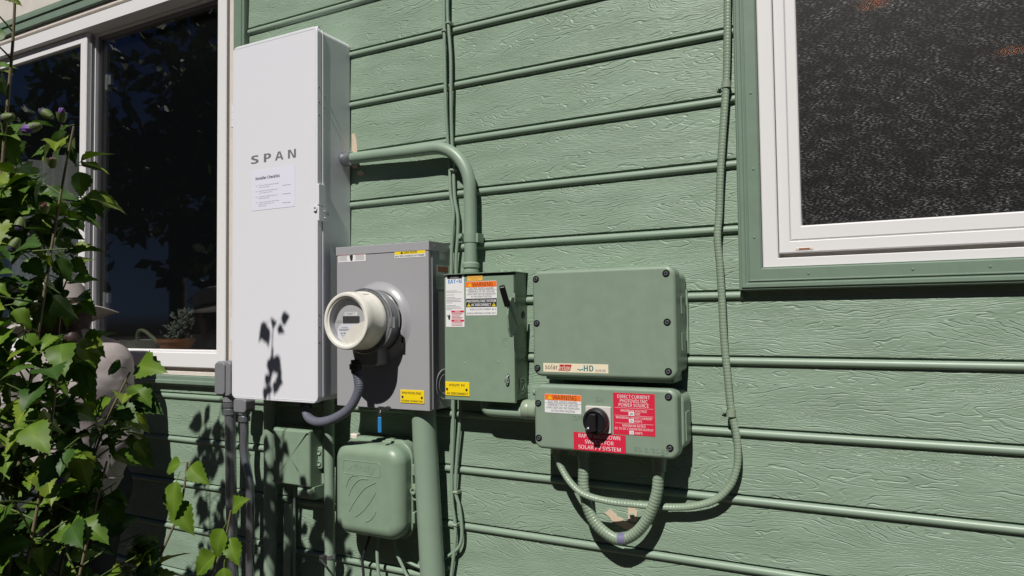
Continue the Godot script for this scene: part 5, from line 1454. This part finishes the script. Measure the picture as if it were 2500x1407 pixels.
# ------------------------------------------------------------------ person
func bone_mesh(bones: Array, cell: float, k: float, wrinkle := 0.0) -> ArrayMesh:
	var lo := V(9, 9, 9); var hi := V(-9, -9, -9)
	for b in bones:
		var m := maxf(b[2], b[3]) + 3.0 * cell + k
		lo = lo.min(b[0] - Vector3.ONE * m).min(b[1] - Vector3.ONE * m)
		hi = hi.max(b[0] + Vector3.ONE * m).max(b[1] + Vector3.ONE * m)
	var nx := int((hi.x - lo.x) / cell) + 2; var ny := int((hi.y - lo.y) / cell) + 2; var nz := int((hi.z - lo.z) / cell) + 2
	var fold := FastNoiseLite.new(); fold.seed = 8; fold.frequency = 1.0; fold.fractal_octaves = 2; fold.noise_type = FastNoiseLite.TYPE_SIMPLEX_SMOOTH
	var f := PackedFloat32Array(); f.resize(nx * ny * nz); f.fill(0.3)
	for b in bones:
		var a: Vector3 = b[0]; var d: Vector3 = b[1] - b[0]
		var dd := maxf(d.length_squared(), 1e-9)
		var m := maxf(b[2], b[3]) + 3.0 * cell + k
		var l := ((a.min(b[1]) - Vector3.ONE * m - lo) / cell).floor().max(Vector3.ZERO)
		var h := ((a.max(b[1]) + Vector3.ONE * m - lo) / cell).ceil().min(V(nx - 1, ny - 1, nz - 1))
		for z in range(int(l.z), int(h.z) + 1):
			for y in range(int(l.y), int(h.y) + 1):
				for x in range(int(l.x), int(h.x) + 1):
					var p := lo + V(x, y, z) * cell
					var s := clampf((p - a).dot(d) / dd, 0.0, 1.0)
					var dist := p.distance_to(a + d * s) - lerpf(b[2], b[3], s)
					if wrinkle > 0.0:
						dist += wrinkle * (1.0 - 3.2 * absf(fold.get_noise_3d(p.x * 9.0 + p.y * 5.0, p.y * 17.0 - p.x * 6.0, p.z * 9.0)))
					var i := (z * ny + y) * nx + x
					var o := f[i]
					var w := clampf(0.5 + 0.5 * (o - dist) / k, 0.0, 1.0)
					f[i] = lerpf(o, dist, w) - k * w * (1.0 - w)
	var vid := PackedInt32Array(); vid.resize(nx * ny * nz); vid.fill(-1)
	var vs := PackedVector3Array()
	for z in nz - 1:
		for y in ny - 1:
			for x in nx - 1:
				var base := (z * ny + y) * nx + x
				var c := [f[base], f[base + 1], f[base + nx], f[base + nx + 1], f[base + nx * ny], f[base + nx * ny + 1], f[base + nx * ny + nx], f[base + nx * ny + nx + 1]]
				var neg := 0
				for e in c:
					neg += int(e < 0.0)
				if neg == 0 or neg == 8:
					continue
				var sum := Vector3.ZERO; var cnt := 0
				for e in [[0, 1], [2, 3], [4, 5], [6, 7], [0, 2], [1, 3], [4, 6], [5, 7], [0, 4], [1, 5], [2, 6], [3, 7]]:
					var fa: float = c[e[0]]; var fb: float = c[e[1]]
					if (fa < 0.0) != (fb < 0.0):
						var pa := V(e[0] & 1, (e[0] >> 1) & 1, e[0] >> 2); var pb := V(e[1] & 1, (e[1] >> 1) & 1, e[1] >> 2)
						sum += pa.lerp(pb, fa / (fa - fb)); cnt += 1
				vid[base] = vs.size()
				vs.append(lo + (V(x, y, z) + sum / cnt) * cell)
	var quads := []
	var acc := PackedVector3Array(); acc.resize(vs.size())
	for z in range(1, nz - 1):
		for y in range(1, ny - 1):
			for x in range(1, nx - 1):
				var b0 := (z * ny + y) * nx + x
				var v0 := f[b0]
				for ax in 3:
					var st: int = [1, nx, nx * ny][ax]
					var v1 := f[b0 + st]
					if (v0 < 0.0) == (v1 < 0.0):
						continue
					var u: int = [nx, nx * ny, 1][ax]; var w: int = [nx * ny, 1, nx][ax]
					var q := [vid[b0], vid[b0 - u], vid[b0 - u - w], vid[b0 - w]]
					if q.min() < 0:
						continue
					var nn: Vector3 = (vs[q[1]] - vs[q[0]]).cross(vs[q[2]] - vs[q[0]]).normalized()
					var out := V(0, 0, 0)
					out[ax] = 1.0 if v0 < 0.0 else -1.0
					if nn.dot(out) < 0.0:
						nn = -nn
					for e in q:
						acc[e] += nn
					quads.append(q)
	var mb := MB.new()
	for q in quads:
		mb.quad4(vs[q[0]], vs[q[1]], vs[q[2]], vs[q[3]], acc[q[0]].normalized(), acc[q[1]].normalized(), acc[q[2]].normalized(), acc[q[3]].normalized())
	return mb.mesh()

func build_person() -> void:
	var t := thing("person", "person in bucket hat and pale long sleeved shirt bending behind the shrub", "person", V(-2.60, 0, 0.28))
	var hip := V(-2.60, 0.90, 0.27); var chest := V(-2.565, 1.245, 0.27); var neck := V(-2.585, 1.405, 0.28); var head := V(-2.650, 1.495, 0.29)
	var sR := V(-2.525, 1.335, 0.205); var eR := V(-2.455, 1.095, 0.175); var wR := V(-2.495, 0.935, 0.215); var hR := V(-2.500, 0.880, 0.235)
	var sL := V(-2.61, 1.335, 0.38); var eL := V(-2.76, 1.14, 0.40); var wL := V(-2.80, 0.99, 0.30)
	var hipR := V(-2.59, 0.88, 0.18); var hipL := V(-2.61, 0.88, 0.36); var kR := V(-2.64, 0.48, 0.18); var kL := V(-2.66, 0.48, 0.38); var aR := V(-2.60, 0.08, 0.18); var aL := V(-2.62, 0.08, 0.38)
	var torso := [[hip, chest, 0.135, 0.145], [chest, neck, 0.12, 0.06], [sR, sL, 0.062, 0.062], [chest, sR, 0.11, 0.062], [neck - V(0, 0.03, 0), sR, 0.06, 0.058], [neck - V(0, 0.03, 0), sL, 0.06, 0.058]]
	var arms := [[sR, eR, 0.062, 0.046], [eR, wR, 0.045, 0.030], [sL, eL, 0.055, 0.043], [eL, wL, 0.043, 0.030]]
	var legs := [[hip, hipR, 0.13, 0.10], [hip, hipL, 0.13, 0.10], [hipR, kR, 0.092, 0.060], [hipL, kL, 0.092, 0.060], [kR, aR, 0.058, 0.042], [kL, aL, 0.058, 0.042]]
	var rest := [[neck - V(0, 0.05, 0), head, 0.052, 0.05], [head, head + V(-0.012, -0.03, 0.005), 0.088, 0.075], [head + V(-0.07, -0.02, 0.01), head + V(-0.1, -0.045, 0.014), 0.025, 0.012], [head + V(-0.05, -0.075, 0.008), head + V(-0.07, -0.085, 0.01), 0.035, 0.03], [head + V(0.01, -0.01, 0.085), head + V(0.01, -0.04, 0.085), 0.016, 0.012], [aR, aR + V(-0.16, -0.05, 0.0), 0.042, 0.032], [aL, aL + V(-0.16, -0.05, 0.0), 0.042, 0.032]]
	# hand with five fingers closed on the tool
	var fingers := [[wR, hR, 0.028, 0.034]]
	for k in 4:
		var o := hR + V(-0.012 + 0.002 * k, -0.022, -0.028 + 0.019 * k)
		var m := o + V(-0.030, -0.024 + 0.003 * absf(k - 1.5), 0.0)
		fingers.append([o, m, 0.0095, 0.009]); fingers.append([m, m + V(0.008, -0.027, 0.0), 0.009, 0.0085]); fingers.append([m + V(0.008, -0.027, 0.0), m + V(0.028, -0.030, 0.0), 0.0085, 0.008])
	fingers.append([hR + V(0.02, 0.0, 0.03), hR + V(0.018, -0.035, 0.040), 0.011, 0.010]); fingers.append([hR + V(0.018, -0.035, 0.040), hR + V(-0.004, -0.052, 0.030), 0.010, 0.009])
	var body := part(t, "body", bone_mesh(torso + arms + legs + rest, 0.018, 0.03), M.skin)
	part(body, "hand", bone_mesh(fingers, 0.005, 0.006), M.skin)
	var sh := []
	for b in torso + arms:
		sh.append([b[0], b[1], b[2] + 0.016, b[3] + 0.016])
	sh[7] = [eR, eR.lerp(wR, 0.93), 0.060, 0.050]
	sh[9] = [eL, eL.lerp(wL, 0.93), 0.06, 0.05]
	part(t, "shirt", bone_mesh(sh, 0.0095, 0.05, 0.0014), M.shirt)
	# armhole seam and cuff of the near sleeve
	var seam := MB.new()
	for q in [[0.20, 0.0, 0.087, 0.0035], [0.0, 0.90, 0.0565, 0.006]]:
		var at: Vector3 = sR.lerp(eR, q[0]) if q[0] > 0.0 else eR.lerp(wR, q[1])
		var fr := along(at, eR if q[0] > 0.0 else wR)
		var ring := PackedVector3Array()
		for k in 25:
			ring.append(fr * (V(cos(TAU * k / 24.0), 0, sin(TAU * k / 24.0)) * q[2]))
		tube(seam, ring, q[3], 6)
	part(t, "sleeve_seam", seam.mesh(), M.shirt)
	var tr := []
	for b in legs:
		tr.append([b[0], b[1], b[2] + 0.014, b[3] + 0.016])
	tr.append([hip, hip + V(0.01, 0.06, 0), 0.145, 0.15])
	part(t, "trousers", bone_mesh(tr, 0.02, 0.03, 0.001), M.trousers)
	part(t, "hair", bone_mesh([[head + V(0.03, 0.02, 0), head + V(0.035, -0.03, 0), 0.092, 0.08], [head + V(0.10, -0.01, 0.02), head + V(0.135, -0.06, 0.03), 0.034, 0.03], [head + V(0.135, -0.06, 0.03), head + V(0.15, -0.13, 0.035), 0.03, 0.012]], 0.012, 0.02, 0.003), M.hair)
	var hat := MB.new()
	lathe(hat, Transform3D(Basis(V(0, 0, 1), 0.28) * Basis(V(1, 0, 0), 0.1), head + V(0.0, 0.03, 0.0)), [[0.190, -0.035], [0.188, -0.031], [0.150, -0.012], [0.108, 0.006], [0.106, 0.020], [0.102, 0.075], [0.092, 0.098], [0.060, 0.112], [0.0, 0.116]], 36)
	for i in hat.v.size():
		var p := hat.v[i]
		var r := Vector2(p.x - head.x, p.z - head.z)
		hat.v[i] = p + V(0, 0.014 * sin(3.0 * r.angle() + 0.6) * smoothstep(0.10, 0.19, r.length()), 0)
	var ht := thing("bucket_hat", "pale beige bucket hat with dark cord worn by the bending person", "hat", head + V(0, 0.03, 0))
	part(ht, "crown_and_brim", hat.mesh(), M.hat)
	plathe(ht, "cord", head + V(-0.004, 0.046, 0.0), head + V(-0.25, 1.05, 0.1), [[0.108, 0.0], [0.111, 0.002], [0.111, 0.005], [0.107, 0.007]], M.black, 30)
	# red handled pliers in the hand
	var pl := thing("pliers", "pair of red handled pliers held by the bending person", "pliers", hR + V(-0.03, -0.1, 0))
	for s in [-1.0, 1.0]:
		ptube(pl, "handle", [hR + V(-0.028, -0.012 + 0.008 * s, 0.03), hR + V(-0.032 + 0.012 * s, -0.06, 0.005), hR + V(-0.04 + 0.016 * s, -0.13, -0.01)], 0.0085, M.red, 10, 0.008)
	ptube(pl, "jaw", [hR + V(-0.028, -0.012, 0.03), hR + V(-0.025, 0.03, 0.045), hR + V(-0.022, 0.06, 0.055)], 0.007, M.dark_steel, 8, 0.01)

# ------------------------------------------------------------------ the scene
func _ready() -> void:
	var cam := Camera3D.new()
	cam.name = "camera"
	cam.position = V(0, 1.5, 1.78)
	cam.rotation = V(0.0388944, 0.4852786, -0.0118251)
	cam.fov = 44.585
	cam.near = 0.02
	cam.far = 200.0
	add_child(cam)
	cam.current = true
	var env := Environment.new()
	env.background_mode = Environment.BG_SKY
	var sky := Sky.new()
	var ps := ProceduralSkyMaterial.new()
	ps.sky_top_color = Color(0.17, 0.32, 0.62)
	ps.sky_horizon_color = Color(0.50, 0.62, 0.78)
	ps.sky_curve = 0.12
	ps.ground_bottom_color = Color(0.20, 0.17, 0.14)
	ps.ground_horizon_color = Color(0.42, 0.40, 0.36)
	ps.sun_angle_max = 8.0
	sky.sky_material = ps
	env.sky = sky
	env.background_energy_multiplier = 0.25
	env.tonemap_mode = Environment.TONE_MAPPER_LINEAR
	env.tonemap_exposure = 1.0
	env.sdfgi_enabled = true
	env.ssao_enabled = true
	env.ssil_enabled = true
	var we := WorldEnvironment.new()
	we.name = "environment"
	we.environment = env
	add_child(we)
	var sun := DirectionalLight3D.new()
	sun.name = "sun"
	sun.light_energy = 1.55
	sun.light_color = Color(1.0, 0.985, 0.96)
	sun.light_angular_distance = 0.53
	sun.shadow_enabled = true
	add_child(sun)
	sun.look_at_from_position(Vector3.ZERO, V(-0.045, -0.766, -0.640), Vector3.UP)
	make_materials()
	var g := MB.new()
	g.quad(V(-60, 0, -60), V(60, 0, -60), V(60, 0, 60), V(-60, 0, 60), V(0, 1, 0))
	setting("ground", g.mesh(), M.soil)
	build_wall()
	build_rooms()
	build_windows()
	build_panel()
	build_meter()
	build_disconnect()
	build_inverter()
	build_pipes()
	build_shrub()
	build_person()
	tree("garden_tree", "tall dark leafy tree standing opposite the sliding window", V(-9.6, 0, 5.2), 3.0, V(-9.4, 4.3, 5.0), V(2.6, 2.2, 1.8), 5200, 0.26, 301)
	tree("garden_tree", "broad low leafy tree standing between the two taller trees", V(-6.6, 0, 5.2), 1.4, V(-6.8, 2.6, 5.2), V(2.0, 1.7, 1.4), 4500, 0.22, 302)
	tree("garden_tree", "round leafy tree added out of view opposite the white panel to dim sky light", V(-3.0, 0, 7.2), 2.0, V(-3.0, 3.4, 7.2), V(2.6, 2.2, 1.8), 6000, 0.30, 303)  # added behind the camera to block sky light and deepen the shadows
	tree("garden_tree", "wide leafy tree added out of view opposite the screened window to dim sky light", V(1.8, 0, 7.4), 2.0, V(1.8, 3.2, 7.4), V(2.8, 2.2, 1.8), 6000, 0.30, 304)  # also an added, unseen tree that holds back sky light from the front
